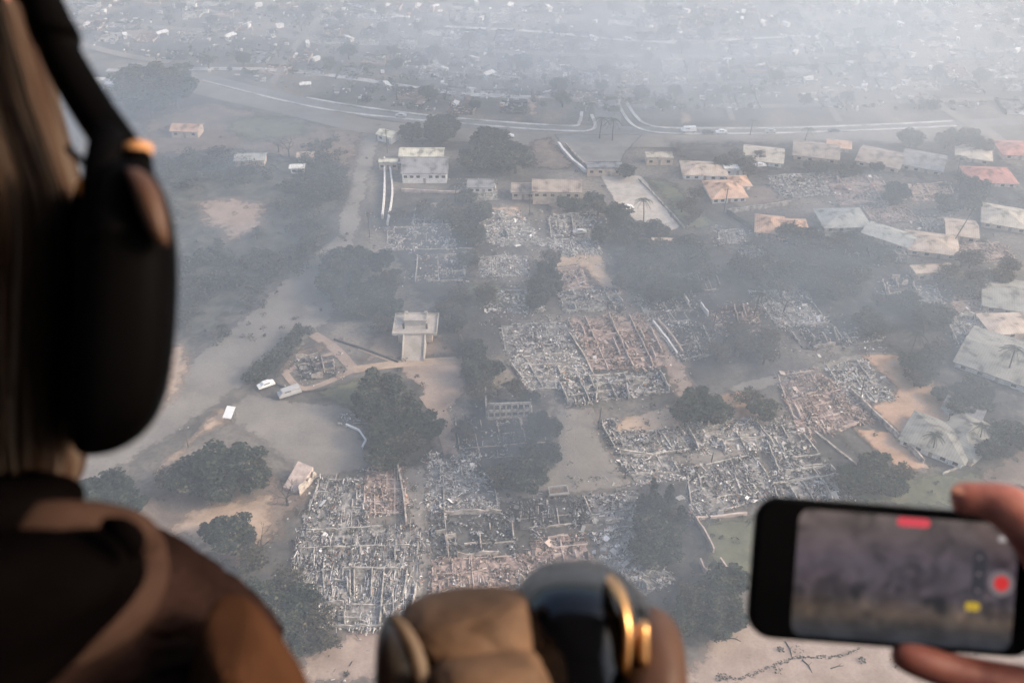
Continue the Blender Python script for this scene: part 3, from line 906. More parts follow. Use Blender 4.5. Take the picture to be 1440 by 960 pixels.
RUINS = [
    ([(450, 676), (512, 676), (515, 745), (425, 745)], 'grey', 2.0, 4, 3),
    ([(425, 748), (585, 740), (590, 800), (415, 800)], 'grey', 2.2, 6, 3),
    ([(415, 803), (590, 803), (575, 885), (430, 880)], 'pale', 2.2, 9, 2),
    ([(513, 660), (570, 660), (570, 722), (513, 722)], 'brown', 1.4, 3, 3),
    ([(605, 642), (685, 642), (702, 720), (602, 722)], 'pale', 2.2, 3, 2),
    ([(602, 725), (718, 722), (725, 780), (608, 785)], 'dark', 1.8, 4, 3),
    ([(608, 788), (740, 782), (750, 835), (610, 860)], 'brown', 1.8, 4, 2),
    ([(745, 762), (820, 752), (840, 800), (745, 815)], 'brown', 1.6, 3, 2),
    ([(833, 752), (898, 742), (945, 815), (880, 850), (0, 0)][:4], 'pale', 2.4, 3, 3),
    ([(735, 706), (820, 698), (835, 735), (730, 745)], 'dark', 2.0, 3, 2),
    ([(820, 698), (890, 690), (900, 728), (835, 738)], 'grey', 2.0, 3, 2),
    ([(842, 592), (870, 592), (905, 640), (870, 640)], 'grey', 1.8, 2, 2),
    ([(870, 610), (965, 603), (990, 632), (880, 642)], 'grey', 2.2, 4, 2),
    ([(870, 645), (940, 640), (960, 675), (895, 682)], 'pale', 1.8, 3, 2),
    ([(965, 598), (1060, 590), (1090, 630), (985, 640)], 'pale', 2.2, 4, 2),
    ([(965, 660), (1060, 640), (1095, 695), (975, 730)], 'grey', 2.4, 4, 3),
    ([(1065, 592), (1110, 590), (1165, 655), (1095, 665)], 'grey', 2.4, 3, 3),
    ([(1080, 668), (1165, 658), (1200, 700), (1100, 720)], 'grey', 2.2, 3, 2),
    ([(1092, 530), (1150, 522), (1225, 590), (1130, 620)], 'brown', 2.6, 4, 4),
    ([(1160, 512), (1215, 508), (1255, 562), (1195, 570)], 'pale', 2.4, 3, 3),
    ([(585, 292), (635, 290), (638, 318), (580, 320)], 'grey', 1.6, 3, 2),
    ([(545, 322), (640, 320), (640, 352), (545, 352)], 'pale', 1.4, 4, 2),
    ([(588, 362), (648, 360), (655, 396), (584, 398)], 'grey', 1.6, 3, 2),
    ([(665, 300), (725, 298), (768, 345), (690, 345)], 'pale', 1.8, 3, 3),
    ([(672, 362), (738, 360), (742, 388), (675, 390)], 'pale', 1.8, 3, 2),
    ([(688, 412), (762, 410), (765, 440), (690, 440)], 'pale', 1.7, 3, 2),
    ([(772, 305), (835, 303), (840, 332), (775, 334)], 'grey', 1.6, 5, 2),
    ([(775, 338), (838, 336), (845, 360), (778, 362)], 'pale', 1.7, 3, 2),
    ([(780, 380), (820, 378), (835, 405), (785, 410)], 'brown', 1.2, 2, 2),
    ([(785, 410), (862, 408), (880, 436), (795, 440)], 'grey', 1.9, 4, 2),
    ([(705, 458), (800, 455), (820, 495), (712, 500)], 'grey', 1.9, 4, 2),
    ([(712, 503), (822, 498), (832, 545), (745, 548)], 'pale', 2.2, 4, 2),
    ([(800, 448), (905, 444), (940, 515), (832, 522)], 'brown', 1.4, 5, 4),
    ([(892, 418), (955, 414), (985, 450), (915, 455)], 'grey', 1.5, 3, 2),
    ([(918, 456), (985, 452), (1005, 500), (955, 508)], 'grey', 1.8, 3, 2),
    ([(1000, 435), (1060, 430), (1070, 465), (1010, 475)], 'brown', 1.5, 3, 2),
    ([(1055, 412), (1130, 410), (1165, 455), (1095, 460)], 'pale', 2.0, 3, 3),
    ([(1105, 460), (1168, 456), (1180, 485), (1130, 492)], 'dark', 1.8, 3, 2),
    ([(785, 535), (925, 522), (942, 552), (800, 572)], 'grey', 1.6, 5, 2),
    ([(640, 592), (760, 585), (772, 640), (650, 650)], 'dark', 1.3, 3, 2),
    ([(1080, 250), (1155, 246), (1170, 275), (1095, 280)], 'grey', 1.4, 3, 2),
    ([(1160, 250), (1235, 250), (1262, 285), (1180, 288)], 'brown', 1.4, 3, 2),
    ([(1210, 288), (1270, 288), (1290, 310), (1230, 315)], 'brown', 1.2, 3, 2),
    ([(1285, 402), (1315, 400), (1328, 435), (1295, 438)], 'pale', 2.0, 2, 2),
    ([(1330, 448), (1385, 442), (1392, 478), (1345, 488)], 'grey', 1.6, 2, 2),
    ([(1345, 345), (1410, 342), (1425, 365), (1360, 372)], 'brown', 1.4, 3, 2),
    ([(1140, 335), (1190, 332), (1200, 352), (1150, 355)], 'grey', 1.0, 2, 2),
    ([(640, 262), (695, 260), (700, 282), (642, 284)], 'grey', 1.0, 3, 2),
    ([(1010, 325), (1045, 322), (1050, 342), (1012, 345)], 'grey', 1.0, 2, 2),
    ([(1335, 418), (1388, 415), (1398, 440), (1345, 446)], 'brown', 1.4, 3, 2),
    ([(1215, 330), (1262, 350), (1280, 372), (1225, 365)], 'dark', 1.4, 3, 2),
    ([(955, 388), (1005, 384), (1015, 408), (962, 412)], 'dark', 1.2, 3, 2),
    ([(1085, 372), (1135, 368), (1148, 398), (1095, 402)], 'brown', 1.2, 3, 2),
    ([(1240, 395), (1280, 392), (1288, 418), (1248, 424)], 'dark', 1.4, 3, 2),
    ([(1175, 462), (1225, 455), (1240, 480), (1190, 486)], 'grey', 1.4, 3, 2),
    ([(1270, 262), (1330, 258), (1345, 280), (1285, 285)], 'brown', 1.0, 3, 2),
    ([(1040, 350), (1080, 348), (1085, 368), (1045, 372)], 'grey', 1.2, 3, 2),
    ([(650, 300), (668, 330), (672, 352), (645, 350)], 'dark', 1.0, 2, 2),
    ([(1290, 305), (1335, 302), (1340, 322), (1300, 325)], 'grey', 1.2, 3, 2),
    ([(415, 506), (468, 500), (472, 530), (428, 534)], 'dark', 1.8, 2, 2),
]
for ir, (pix, tone, dens, nu, nv) in enumerate(RUINS):
    ruin(pix, tone, dens * 2.6, nu + 1, nv + 1, wall_h=(1.1 if tone != 'dark' else 1.5) * (.6, 1.0, 1.5)[ir % 3], walls=(.75, .5, .62)[ir % 3], wallm={'brown': 'pinkish_wall', 'dark': 'burnt_wall'}.get(tone, 'ash_wall'), ribs=(.15, .25, .38)[ir] if ir < 3 else (.12 if ir % 3 == 0 else 0))

# two-storey facade with a row of window openings
c = G(716, 590)
rt = empty("facade", (c.x, c.y, 0), rad(3))
tag(rt, "pale burnt-out facade with two rows of dark window openings", "ruined wall")
W_ = 11.5
m = MB()
m.box((0, 0, 0.5), (W_, 0.4, 1.0)).box((0, 0, 3.1), (W_, 0.4, 0.8)).box((0, 0, 5.5), (W_, 0.4, 0.7))
for i in range(8):
    x = -W_ / 2 + .3 + i * (W_ - .6) / 7
    m.box((x, 0, 1.85), (0.45, 0.4, 1.7)).box((x, 0, 4.325), (0.45, 0.4, 1.65))
m.build("front_wall", "ash_wall", rt)
MB().wall((-W_ / 2 - .2, 0.2, 0), (-W_ / 2 - .2, 7, 0), 6.0, .35, 1.0, .8).build("side_wall", "ash_wall", rt)
MB().wall((W_ / 2 + .2, 0.2, 0), (W_ / 2 + .2, 5, 0), 3.5, .35, 1.2, .6).build("side_wall", "burnt_wall", rt)
m = MB()
rubble(m, [Vector((-6, 8, 0)), Vector((6, 8, 0)), Vector((6, .4, 0)), Vector((-6, .4, 0))], 160, R)
ob = m.build("rubble", "rubble_dark", rt)
ob["kind"] = "stuff"

# jagged white walls on the oval plot
for (x0, y0, x1, y1, h, lab) in [(812, 548, 893, 534, 2.6, "long jagged white wall with notched top across the oval plot"),
                                 (838, 566, 840, 548, 3.2, "short white cross wall, western of the pair on the oval plot"),
                                 (884, 562, 880, 545, 3.4, "short white cross wall, eastern of the pair on the oval plot"),
                                 (905, 556, 922, 554, 2.4, "low white wall stub alone at the east of the oval plot")]:
    a, b = G(x0, y0), G(x1, y1)
    ob = MB().wall(a, b, h * .8, .35, .9, .8).build("wall_remnant", "ash_wall", None, (a + b) / 2)
    tag(ob, lab, "wall", "white walls left standing on the oval plot")

# leaning tan slab
c = G(410, 690)
rt = empty("wall_slab", (c.x, c.y, 0), rad(-24))
tag(rt, "upright tan concrete slab lit bright on one side beside the largest ruin", "wall")
MB().add([(-2.4, -.4, 0), (2.2, -.4, 0), (2.2, -.4, .8), (-2.4, -.4, 1.0), (-2.6, 7.5, 0), (2.6, 7.5, 0), (2.9, 7.5, 3.9), (-2.2, 7.5, 4.3)],
         [(0, 1, 2, 3), (5, 4, 7, 6), (3, 2, 6, 7), (1, 5, 6, 2), (0, 3, 7, 4)]).build("sloping_roof", "pinkish_wall", rt)
rt.scale = (.85, .85, .85)
MB().wall((3.3, -.8, 0), (3.3, 7.8, 0), 4.2, .3, 1.0, .7).build("side_wall", "burnt_wall", rt)

# ------------------------------------------------------------------ walls, fences, railings
WALLS = [
    ([(541, 226), (541, 270), (538, 308)], 2.0, .6, "white_wall", "boundary_wall", "long white boundary wall nearest the wide road", "wall"),
    ([(549, 240), (552, 275), (545, 318)], 1.6, .6, "white_wall", "boundary_wall", "second white wall running beside the outer roadside wall", "wall"),
    ([(565, 270), (640, 273), (700, 272)], 1.4, .4, "pinkish_wall", "boundary_wall", "low pinkish wall in front of the white-walled house", "wall"),
    ([(785, 203), (800, 222), (824, 243)], 1.2, .9, "white_wall", "boundary_wall", "white wall with planters running diagonally from the junction", "wall"),
    ([(795, 203), (812, 222), (832, 240)], 1.0, .5, "burnt_wall", "boundary_wall", "dull wall parallel to the white diagonal planter wall", "wall"),
    ([(978, 733), (992, 755), (1003, 778)], 1.8, .35, "pinkish_wall", "boundary_wall", "straight pinkish wall along the west edge of the green lawn", "wall"),
    ([(984, 792), (991, 806), (998, 803)], 1.8, .35, "pinkish_wall", "boundary_wall", "short pinkish corner wall left of the lawn gap", "wall"),
    ([(1012, 790), (1021, 803), (1014, 804)], 1.8, .35, "pinkish_wall", "boundary_wall", "short pinkish corner wall right of the lawn gap", "wall"),
    ([(978, 731), (1050, 724)], 1.0, .5, "pinkish_wall", "boundary_wall", "pinkish wall along the far edge of the green lawn", "wall"),
    ([(1195, 552), (1240, 595), (1298, 652)], 1.8, .4, "burnt_wall", "boundary_wall", "long diagonal burnt wall between rubble and orange sandy yard", "wall"),
    ([(1145, 608), (1172, 630), (1204, 655)], 0.8, .5, "burnt_wall", "boundary_wall", "thin pale kerb wall crossing the charred yard", "wall"),
    ([(918, 455), (938, 480), (952, 500)], 1.3, .5, "white_wall", "boundary_wall", "pale wall, outer one of the parallel pair by the sandy path", "wall"),
    ([(925, 452), (946, 477), (960, 498)], 1.3, .4, "pinkish_wall", "boundary_wall", "pinkish wall, inner one of the parallel pair by the sandy path", "wall"),
    ([(958, 417), (968, 430)], 2.0, .4, "white_wall", "boundary_wall", "short white wall at the corner of the ruin below dark trees", "wall"),
    ([(985, 432), (995, 446)], 2.2, .4, "white_wall", "boundary_wall", "short white leaning wall beside a tall bare pole", "wall"),
    ([(1022, 300), (1070, 294), (1112, 288)], 1.8, .5, "burnt_wall", "boundary_wall", "long pale wall closing the yard of the orange hip-roofed house", "wall"),
    ([(1022, 300), (1050, 318), (1075, 338)], 1.8, .4, "dark_slab", "boundary_wall", "dark wall running diagonally toward the double orange roof", "wall"),
    ([(898, 253), (932, 288), (962, 322)], 0.9, .4, "burnt_wall", "boundary_wall", "low wall along the east edge of the tan concrete lot", "wall"),
    ([(800, 470), (820, 500), (835, 530)], 1.1, .4, "burnt_wall", "boundary_wall", "low burnt wall on the west side of the brown room grid", "wall"),
    ([(1325, 668), (1365, 650), (1408, 628)], .9, .25, "ash_wall", "boundary_wall", "white slatted fence line below the L-shaped roof", "fence"),
    ([(470, 478), (520, 495), (560, 510)], 0.8, .4, "dark_slab", "boundary_wall", "thin dark wall behind the footpath to the pavilion", "wall"),
    ([(388, 540), (420, 552), (460, 548)], 0.7, .4, "dark_slab", "boundary_wall", "low dark kerb wall below the diamond-shaped footpath", "wall"),
    ([(648, 478), (656, 500), (668, 530)], 2.2, .5, "dark_slab", "boundary_wall", "dark curved wall on the east side of the paved square", "wall"),
    ([(560, 658), (568, 700), (572, 740)], 1.5, .4, "burnt_wall", "boundary_wall", "narrow burnt wall between brown room ruin and side road", "wall"),
]
for pts, h, th, mt, nm, lab, cat in WALLS:
    path = smooth_path([G(x, y) for x, y in pts], 4)
    c = path[len(path) // 2]
    m = MB()
    k = len(path)
    rr = random.Random(int(pts[0][0]))
    L, Rr, hs = [], [], []
    for i, p in enumerate(path):
        t = path[min(i + 1, k - 1)] - path[max(i - 1, 0)]
        n = Vector((-t.y, t.x, 0)).normalized() * th / 2
        L.append(p + n)
        Rr.append(p - n)
        hs.append(h * rr.uniform(.82, 1.08))
    vs_ = [(p.x, p.y, 0) for p in L] + [(p.x, p.y, 0) for p in Rr] + [(p.x, p.y, z) for p, z in zip(L, hs)] + [(p.x, p.y, z) for p, z in zip(Rr, hs)]
    fs_ = []
    for i in range(k - 1):
        fs_ += [(2 * k + i, 3 * k + i, 3 * k + i + 1, 2 * k + i + 1), (i, 2 * k + i, 2 * k + i + 1, i + 1), (k + i, k + i + 1, 3 * k + i + 1, 3 * k + i)]
    fs_ += [(0, k, 3 * k, 2 * k), (k - 1, 3 * k - 1, 4 * k - 1, 2 * k - 1)]
    m.add(vs_, fs_)
    tag(m.build(nm, mt, None, c), lab, cat)

# zigzag railing and collapsed canopy beside it
pts = [G(487, 600), G(505, 608), G(515, 622), G(510, 632)]
rt = empty("railing", pts[1])
tag(rt, "zigzag white railing trailing from the collapsed canopy on open asphalt", "railing")
m = MB()
for a, b in zip(pts[:-1], pts[1:]):
    m.beam(a + Vector((0, 0, 1.0)), b + Vector((0, 0, 1.0)), .45, .2)
    m.beam(a + Vector((0, 0, .5)), b + Vector((0, 0, .5)), .15, .12)
m.build("rail", "white_metal", rt, pts[1])
for p in pts:
    MB().box(p + Vector((0, 0, .45)), (.2, .2, .9)).build("post", "white_metal", rt, pts[1])
c = G(495, 590)
rt = empty("collapsed_canopy", c)
tag(rt, "collapsed pale canopy frame lying in a tangle beside the zigzag railing", "canopy")
for i in range(11):
    a = i * 0.57
    o_ = Vector((R.uniform(-3, 3), R.uniform(-2, 2), R.uniform(.2, .7)))
    q = o_ + Vector((math.cos(a) * R.uniform(1, 2.6), math.sin(a) * R.uniform(.4, 1.2), R.uniform(-.1, .4)))
    MB().beam(o_, q, .16, .1).build("rib", "silver_paint", rt)
m = MB()
rubble(m, [Vector((-4, 3, 0)), Vector((4, 3, 0)), Vector((4, -3, 0)), Vector((-4, -3, 0))], 50, R)
ob = m.build("rubble", "rubble_pale", rt)
ob["kind"] = "stuff"


# ------------------------------------------------------------------ vehicles
def car(kind, name):
    root = empty(name, (0, 0, 0))
    L, Wd = (4.7, 1.85) if kind == 'car' else (6.2, 2.3)
    if kind == 'car':
        prof = [(-L / 2, .35), (-L / 2, .8), (-L / 2 + .9, .98), (-.75, 1.02), (.95, 1.0), (L / 2 - .25, .95), (L / 2, .75), (L / 2, .35)]
        cab = [(-1.5, .98), (-.85, 1.5), (.75, 1.52), (1.65, .98)]
    else:
        prof = [(-L / 2, .5), (-L / 2, 1.2), (-L / 2 + .3, 1.3), (-1.4, 1.35), (L / 2 - .1, 1.35), (L / 2, 1.2), (L / 2, .5)]
        cab = [(-2.6, 1.32), (-2.0, 2.1), (L / 2 - .3, 2.25), (L / 2 - .1, 1.32)]

    def ext(pr, w):
        n = len(pr)
        m = MB()
        m.add([(x, -w / 2, z) for x, z in pr] + [(x, w / 2, z) for x, z in pr], [tuple(range(n)), tuple(range(2 * n - 1, n - 1, -1))] + [(i, n + i, n + (i + 1) % n, (i + 1) % n) for i in range(n)])
        return m
    return root, ext(prof, Wd), ext(cab, Wd * .84), L, Wd


def place_car(px, py, rz, paint, label, kind='car', name="parked_car", burnt=False):
    root, body, cab, L, Wd = car(kind, name)
    b = body.build("body", paint, root)
    cb = cab.build("cabin", paint, root)
    m = MB()
    zz = 1.25 if kind == 'car' else 1.8
    for s in (-1, 1):
        m.box((0.05 if kind == 'car' else -.6, s * Wd * .425, zz), (1.7, 0.02, .3))
    m.build("window", "window_glass", cb)
    for sx in (-1, 1):
        for sy in (-1, 1):
            t = MB().tube([(sx * L * .32, sy * (Wd / 2 - .12) - .11, .33), (sx * L * .32, sy * (Wd / 2 - .12) + .11, .33)], .33, 12)
            t.build("wheel", "tyre_rubber", root)
    p = G(px, py)
    root.location = (p.x, p.y, PZ[0] + 0.02)
    root.rotation_euler = (0, 0, rad(rz))
    tag(root, label, "car" if kind == 'car' else "van")
    return root


place_car(968, 187, 2, "white_metal", "white van parked by the kerb, first vehicle east of the junction", 'van', "parked_van")
place_car(1014, 189, 2, "white_metal", "white car parked by the main road between van and single silver car")
place_car(1083, 188, 3, "silver_paint", "silver car parked alone by the main road east of the white cars")
place_car(1172, 187, 3, "dark_paint", "dark car parked by the main road, furthest east of the row")
place_car(995, 189, 2, "dark_paint", "dark car parked between the white van and the white car")
place_car(564, 166, -7, "silver_paint", "silver car on the highway bend above the white-walled house")
place_car(375, 545, 32, "white_metal", "small white trailer-like car parked at the foot of the hedge")
place_car(408, 557, 28, "silver_paint", "silver van parked beside the diamond-shaped footpath", 'van', "parked_van")
place_car(563, 236, 0, "silver_paint", "silver car in the yard between annex and white-walled house")
place_car(1083, 502, 20, "white_metal", "white car half hidden in smoke below the blackened rubble")
place_car(815, 330, 5, "silver_paint", "silver car at the edge of dark trees by the grey ruin")
place_car(882, 296, 30, "white_metal", "white car under the palm on the tan concrete lot")
place_car(715, 195, 4, "white_metal", "white car beside dark trees on the near side of the highway")
place_car(1068, 236, 5, "white_metal", "white car parked between beige-roofed house and white shed")

# burnt-out truck
c = G(785, 696)
rt = empty("burned_truck", (c.x, c.y, .2), rad(8))
tag(rt, "burnt-out flatbed truck with ribbed load frame on the middle road", "truck")
m = MB().box((0, 0, .8), (5.4, 2.2, .3))
m.build("chassis", "rusty_metal", rt)
m = MB().box((-2.3, 0, 1.4), (.15, 2.2, 1.2)).box((2.3, 0, 1.2), (.15, 2.2, .8)).box((0, 1.05, 1.5), (4.6, .12, .9)).box((0, -1.05, 1.3), (4.6, .12, .6))
m.build("side_panel", "silver_paint", rt)
for i in range(6):
    MB().box((-1.9 + i * .75, 0, 1.55), (.12, 2.0, .12)).build("rib", "rusty_metal", rt)
for sx in (-1.7, 1.7):
    for sy in (-1, 1):
        MB().tube([(sx, sy * 1.0 - .15, .35), (sx, sy * 1.0 + .15, .35)], .42, 12).build("wheel", "tyre_rubber", rt)

# white panel (fallen roof sheet leaning on posts)
c = G(324, 588)
rt = empty("canopy", (c.x, c.y, 0), rad(-12))
tag(rt, "tilted bright white square canopy roof on posts at the sand verge tip", "canopy")
MB().box((0, 0, 2.1), (2.4, 3.6, .12), rot=Matrix.Rotation(rad(22), 3, 'X')).build("roof", "white_metal", rt)
for sx in (-1, 1):
    for sy in (-1, 1):
        MB().box((sx * 1.0, sy * 1.3, .9 + sy * .25), (.12, .12, 1.8 + sy * .5)).build("post", "pole_wood", rt)


# ------------------------------------------------------------------ trees
def leaf_cloud(m, centers, rnd, n, size):
    """leaf clumps: small bent faces scattered on and in the lobes"""
    for i in range(n):
        cx, cy_, cz, r = rnd.choice(centers)
        v = Vector((rnd.gauss(0, 1), rnd.gauss(0, 1), rnd.gauss(0, 1))).normalized()
        rr_ = r * (rnd.random() ** 0.35)
        p = Vector((cx, cy_, cz)) + Vector((v.x, v.y, v.z * .75)) * rr_
        s = size * rnd.uniform(.6, 1.4)
        q = Matrix.Rotation(rnd.uniform(0, 6.28), 3, 'Z') @ Matrix.Rotation(rnd.uniform(-1.1, 1.1), 3, 'X')
        a, b = q @ Vector((s, 0, 0)), q @ Vector((0, s * .6, 0))
        up = q @ Vector((0, 0, s * .25))
        o = len(m.v)
        m.v += [tuple(p - a), tuple(p - b + up), tuple(p + a), tuple(p + b + up)]
        m.f += [(o, o + 1, o + 2, o + 3)]


def limb(m, p, d, L, r, depth, rnd, tips):
    q = p + d * L
    mid = p + d * L * .5 + Vector((rnd.gauss(0, .06), rnd.gauss(0, .06), 0)) * L
    m.tube([p, mid, q], [r, r * .8, r * .6], 5)
    tips.append(q)
    if depth <= 0:
        return
    for k in range(rnd.choice((2, 3))):
        nd = (d + Vector((rnd.gauss(0, .55), rnd.gauss(0, .55), rnd.gauss(.1, .3)))).normalized()
        limb(m, q, nd, L * rnd.uniform(.6, .8), r * .58, depth - 1, rnd, tips)


def make_tree(seed, R0, Ht, leaf_m, bark_m, n_leaf, lobes, name, leaf_size=.42, depth=3, squash=.62):
    rnd = random.Random(seed)
    root = empty(name, (0, 0, 0))
    m = MB()
    m.tube([(0, 0, 0), (.1, .05, Ht * .2), (.0, .1, Ht * .38)], [R0 * .085, R0 * .065, R0 * .05], 8)
    tips = []
    for k in range(5):
        a = k * 1.256 + rnd.uniform(-.3, .3)
        limb(m, Vector((0, .1, Ht * .34)), Vector((math.cos(a) * .8, math.sin(a) * .8, .8)).normalized(), Ht * .26, R0 * .035, depth - 1, rnd, tips)
    m.build("trunk", bark_m, root)
    cen = []
    for i in range(lobes):
        a, rr_ = rnd.uniform(0, 6.28), R0 * .75 * math.sqrt(rnd.random())
        z = Ht * .62 + (Ht * .28) * rnd.uniform(-.9, 1.0) * (1 - (rr_ / R0) ** 2 * .8)
        cen.append((math.cos(a) * rr_, math.sin(a) * rr_, z, R0 * rnd.uniform(.2, .36)))
    if n_leaf:
        cm = MB()
        leaf_cloud(cm, cen, rnd, n_leaf, leaf_size)
        if n_leaf < 900:
            for t in tips:
                leaf_cloud(cm, [(t.x, t.y, t.z, .7)], rnd, 6, leaf_size)
        cm.build("crown", leaf_m, root)
    return root


TREE = {
    'dense': [make_tree(11, 6, 9, "leaf_green", "bark", 4200, 34, "tree"), make_tree(12, 6, 9, "leaf_dark", "bark", 4200, 30, "tree"), make_tree(17, 6, 9, "leaf_green", "bark", 3800, 24, "tree")],
    'scorched': [make_tree(13, 6, 9, "leaf_scorched", "charred_bark", 1500, 22, "scorched_tree"), make_tree(14, 6, 9, "leaf_scorched", "charred_bark", 800, 16, "scorched_tree")],
    'bare': [make_tree(15, 5, 9, None, "charred_bark", 0, 10, "bare_tree", depth=4), make_tree(16, 5, 10, None, "charred_bark", 0, 10, "bare_tree", depth=4)],
}
PROTO_USED = {}


def instance(proto, loc, rz, sc, sz=None):
    if proto.name not in PROTO_USED:
        PROTO_USED[proto.name] = 1
        o = proto
    else:
        o = copy_tree(proto)
    o.location = loc
    o.rotation_euler = (0, 0, rz)
    o.scale = (sc, sc, sz if sz else sc)
    return o


TXT = {'dense': ('dense dark green tree', 'tree', 'trees standing among the burned lots'),
       'scorched': ('scorched sparse brownish tree', 'scorched tree', 'scorched trees among the burned lots'),
       'bare': ('charred leafless tree', 'bare tree', 'charred leafless trees')}


def tree(px, py, Rm, kind='dense', ht=None):
    """px,py: middle of the crown in the picture; Rm crown radius in metres"""
    k = R.randrange(len(TREE[kind]))
    pr = TREE[kind][k]
    base = 6.0 if kind != 'bare' else 5.0
    sc = Rm / base
    ht = ht or 9 * sc * .85
    sz = ht / 9
    p = G(px, py, ht * .6)
    o = instance(pr, (p.x, p.y, 0), R.uniform(0, 6.28), sc, sz)
    later(o, TXT[kind][1], (TXT[kind][0], TXT[kind][0]), "tree", TXT[kind][2])
    return o


def grove(cx, cy_, rx, ry, n, r0, r1, kind='dense', seed=0, mixk=.15):
    rnd = random.Random(seed + int(cx))
    for i in range(n):
        a, q = rnd.uniform(0, 6.28), math.sqrt(rnd.random())
        kk = kind if rnd.random() > mixk else 'scorched'
        tree(cx + math.cos(a) * q * rx, cy_ + math.sin(a) * q * ry, rnd.uniform(r0, r1), kk)


# singles: x, y, crown radius (m)
for x, y, r_, k_ in [(310, 655, 8.5, 'dense'), (268, 668, 6, 'dense'), (350, 660, 7, 'dense'), (305, 685, 6, 'dense'), (150, 690, 7.5, 'dense'), (118, 700, 6, 'dense'), (178, 710, 5, 'dense'),
                     (325, 752, 6.0, 'dense'), (352, 785, 5.0, 'scorched'), (365, 762, 4.5, 'bare'), (402, 695, 4.0, 'bare'), (302, 745, 4, 'dense'), (235, 675, 4.5, 'scorched'),
                     (533, 548, 7.8, 'dense'), (565, 575, 6.5, 'dense'), (520, 572, 5, 'dense'), (596, 600, 6, 'dense'), (548, 605, 6.0, 'dense'), (575, 622, 6.0, 'scorched'), (540, 640, 5, 'dense'),
                     (385, 870, 6.5, 'dense'), (420, 850, 5.5, 'dense'), (445, 870, 5, 'scorched'), (400, 910, 5, 'dense'), (365, 840, 5, 'dense'), (455, 900, 4, 'scorched'), (405, 815, 4.5, 'scorched'),
                     (672, 520, 5.0, 'dense'), (665, 490, 4.5, 'dense'), (680, 550, 5, 'scorched'), (690, 520, 4.5, 'dense'), (765, 600, 5.5, 'dense'), (762, 640, 6, 'dense'), (740, 668, 6.5, 'dense'), (705, 668, 5.0, 'scorched'),
                     (725, 545, 4.2, 'scorched'), (745, 560, 3.6, 'dense'), (655, 605, 4, 'scorched'),
                     (215, 110, 12, 'dense'), (185, 110, 10, 'dense'), (245, 125, 11, 'dense'), (210, 140, 11, 'dense'), (175, 130, 9, 'dense'), (250, 105, 9, 'dense'),
                     (990, 570, 7, 'dense'), (968, 575, 5, 'dense'), (1010, 580, 4.5, 'dense'), (1055, 560, 5, 'scorched'), (1075, 575, 4.5, 'dense'),
                     (868, 300, 6, 'dense'), (885, 320, 5.5, 'dense'), (850, 330, 5, 'dense'),
                     (1140, 580, 3.0, 'bare'), (990, 460, 4, 'bare'), (640, 455, 3.5, 'bare'), (405, 205, 5, 'bare'), (390, 200, 4.5, 'bare'), (1105, 425, 4.0, 'bare'), (1020, 470, 4, 'bare'),
                     (1150, 540, 3, 'bare'), (880, 240, 4, 'dense'), (1085, 350, 5, 'scorched'), (855, 425, 3, 'bare'), (700, 545, 3, 'bare'), (745, 720, 3.2, 'bare'), (880, 660, 3, 'bare')]:
    tree(x, y, r_, k_)
# hedge bank along the road
hr = empty("hedge", G(395, 515))
tag(hr, "long dark clipped hedge bank along the wide road near the diamond footpath", "hedge")
m = MB()
rnd = random.Random(5)
cs = []
for i in range(46):
    t = i / 45
    p = G(355 + t * 72, 540 - t * 66, 0)
    cs.append((p.x + rnd.uniform(-2.0, 2.0), p.y + rnd.uniform(-1.5, 1.5), rnd.uniform(1.0, 2.8), rnd.uniform(1.2, 2.2)))
leaf_cloud(m, cs, rnd, 5200, .35)
m.build("foliage", "leaf_green", hr, G(395, 515))
m = MB()
for cc in cs[::5]:
    m.tube([(cc[0], cc[1], 0), (cc[0], cc[1], cc[2])], [.12, .06], 5)
m.build("stems", "bark", hr, G(395, 515))

grove(505, 390, 52, 44, 24, 3.5, 6.0, seed=1)
grove(530, 440, 26, 20, 6, 3.5, 5.0, seed=2)
grove(640, 440, 14, 18, 3, 3, 4, seed=42)
m = MB()
mt = MB()
rnd = random.Random(31)
for cx_, cy2, rx, ry, n in ((455, 245, 34, 50, 34), (400, 325, 52, 72, 60), (305, 415, 62, 64, 60), (300, 245, 84, 26, 34), (250, 330, 30, 60, 20)):
    for k in range(n):
        a, q = rnd.uniform(0, 6.28), math.sqrt(rnd.random())
        p = G(cx_ + math.cos(a) * q * rx, cy2 + math.sin(a) * q * ry)
        if noise.noise(Vector((p.x * .04, p.y * .04, 2.0))) < -.22 or (265 < cx_ + math.cos(a) * q * rx < 390 and 275 < cy2 + math.sin(a) * q * ry < 335):
            continue
        hh = rnd.uniform(1.6, 5.0)
        cs = [(p.x + rnd.gauss(0, 1.8), p.y + rnd.gauss(0, 1.8), hh * rnd.uniform(.45, 1.0), rnd.uniform(1.0, 2.2)) for _ in range(6)]
        leaf_cloud(m, cs, rnd, 300, .36)
        mt.tube([(p.x, p.y, 0), (p.x, p.y, hh * .7)], [.2, .1], 5)
ob = m.build("scrub_foliage", "leaf_grey")
tag(ob, "smoky dark green scrub woodland filling the land left of the wide road", "scrub", kind="stuff")
mt.build("stems", "bark", ob)
grove(690, 210, 58, 22, 16, 5, 7.5, seed=7)
grove(600, 180, 32, 12, 5, 5, 7, seed=8)
grove(610, 300, 60, 14, 6, 4, 5, 'scorched', seed=9)
grove(660, 320, 25, 45, 9, 4, 5.5, seed=10)
grove(760, 380, 20, 55, 9, 3.5, 4.8, seed=11)
grove(935, 375, 70, 38, 26, 3.0, 5.5, seed=12, mixk=.3)
grove(895, 328, 40, 14, 7, 3, 4.5, seed=13)
grove(1045, 485, 48, 24, 12, 2.8, 4.8, 'scorched', seed=14)
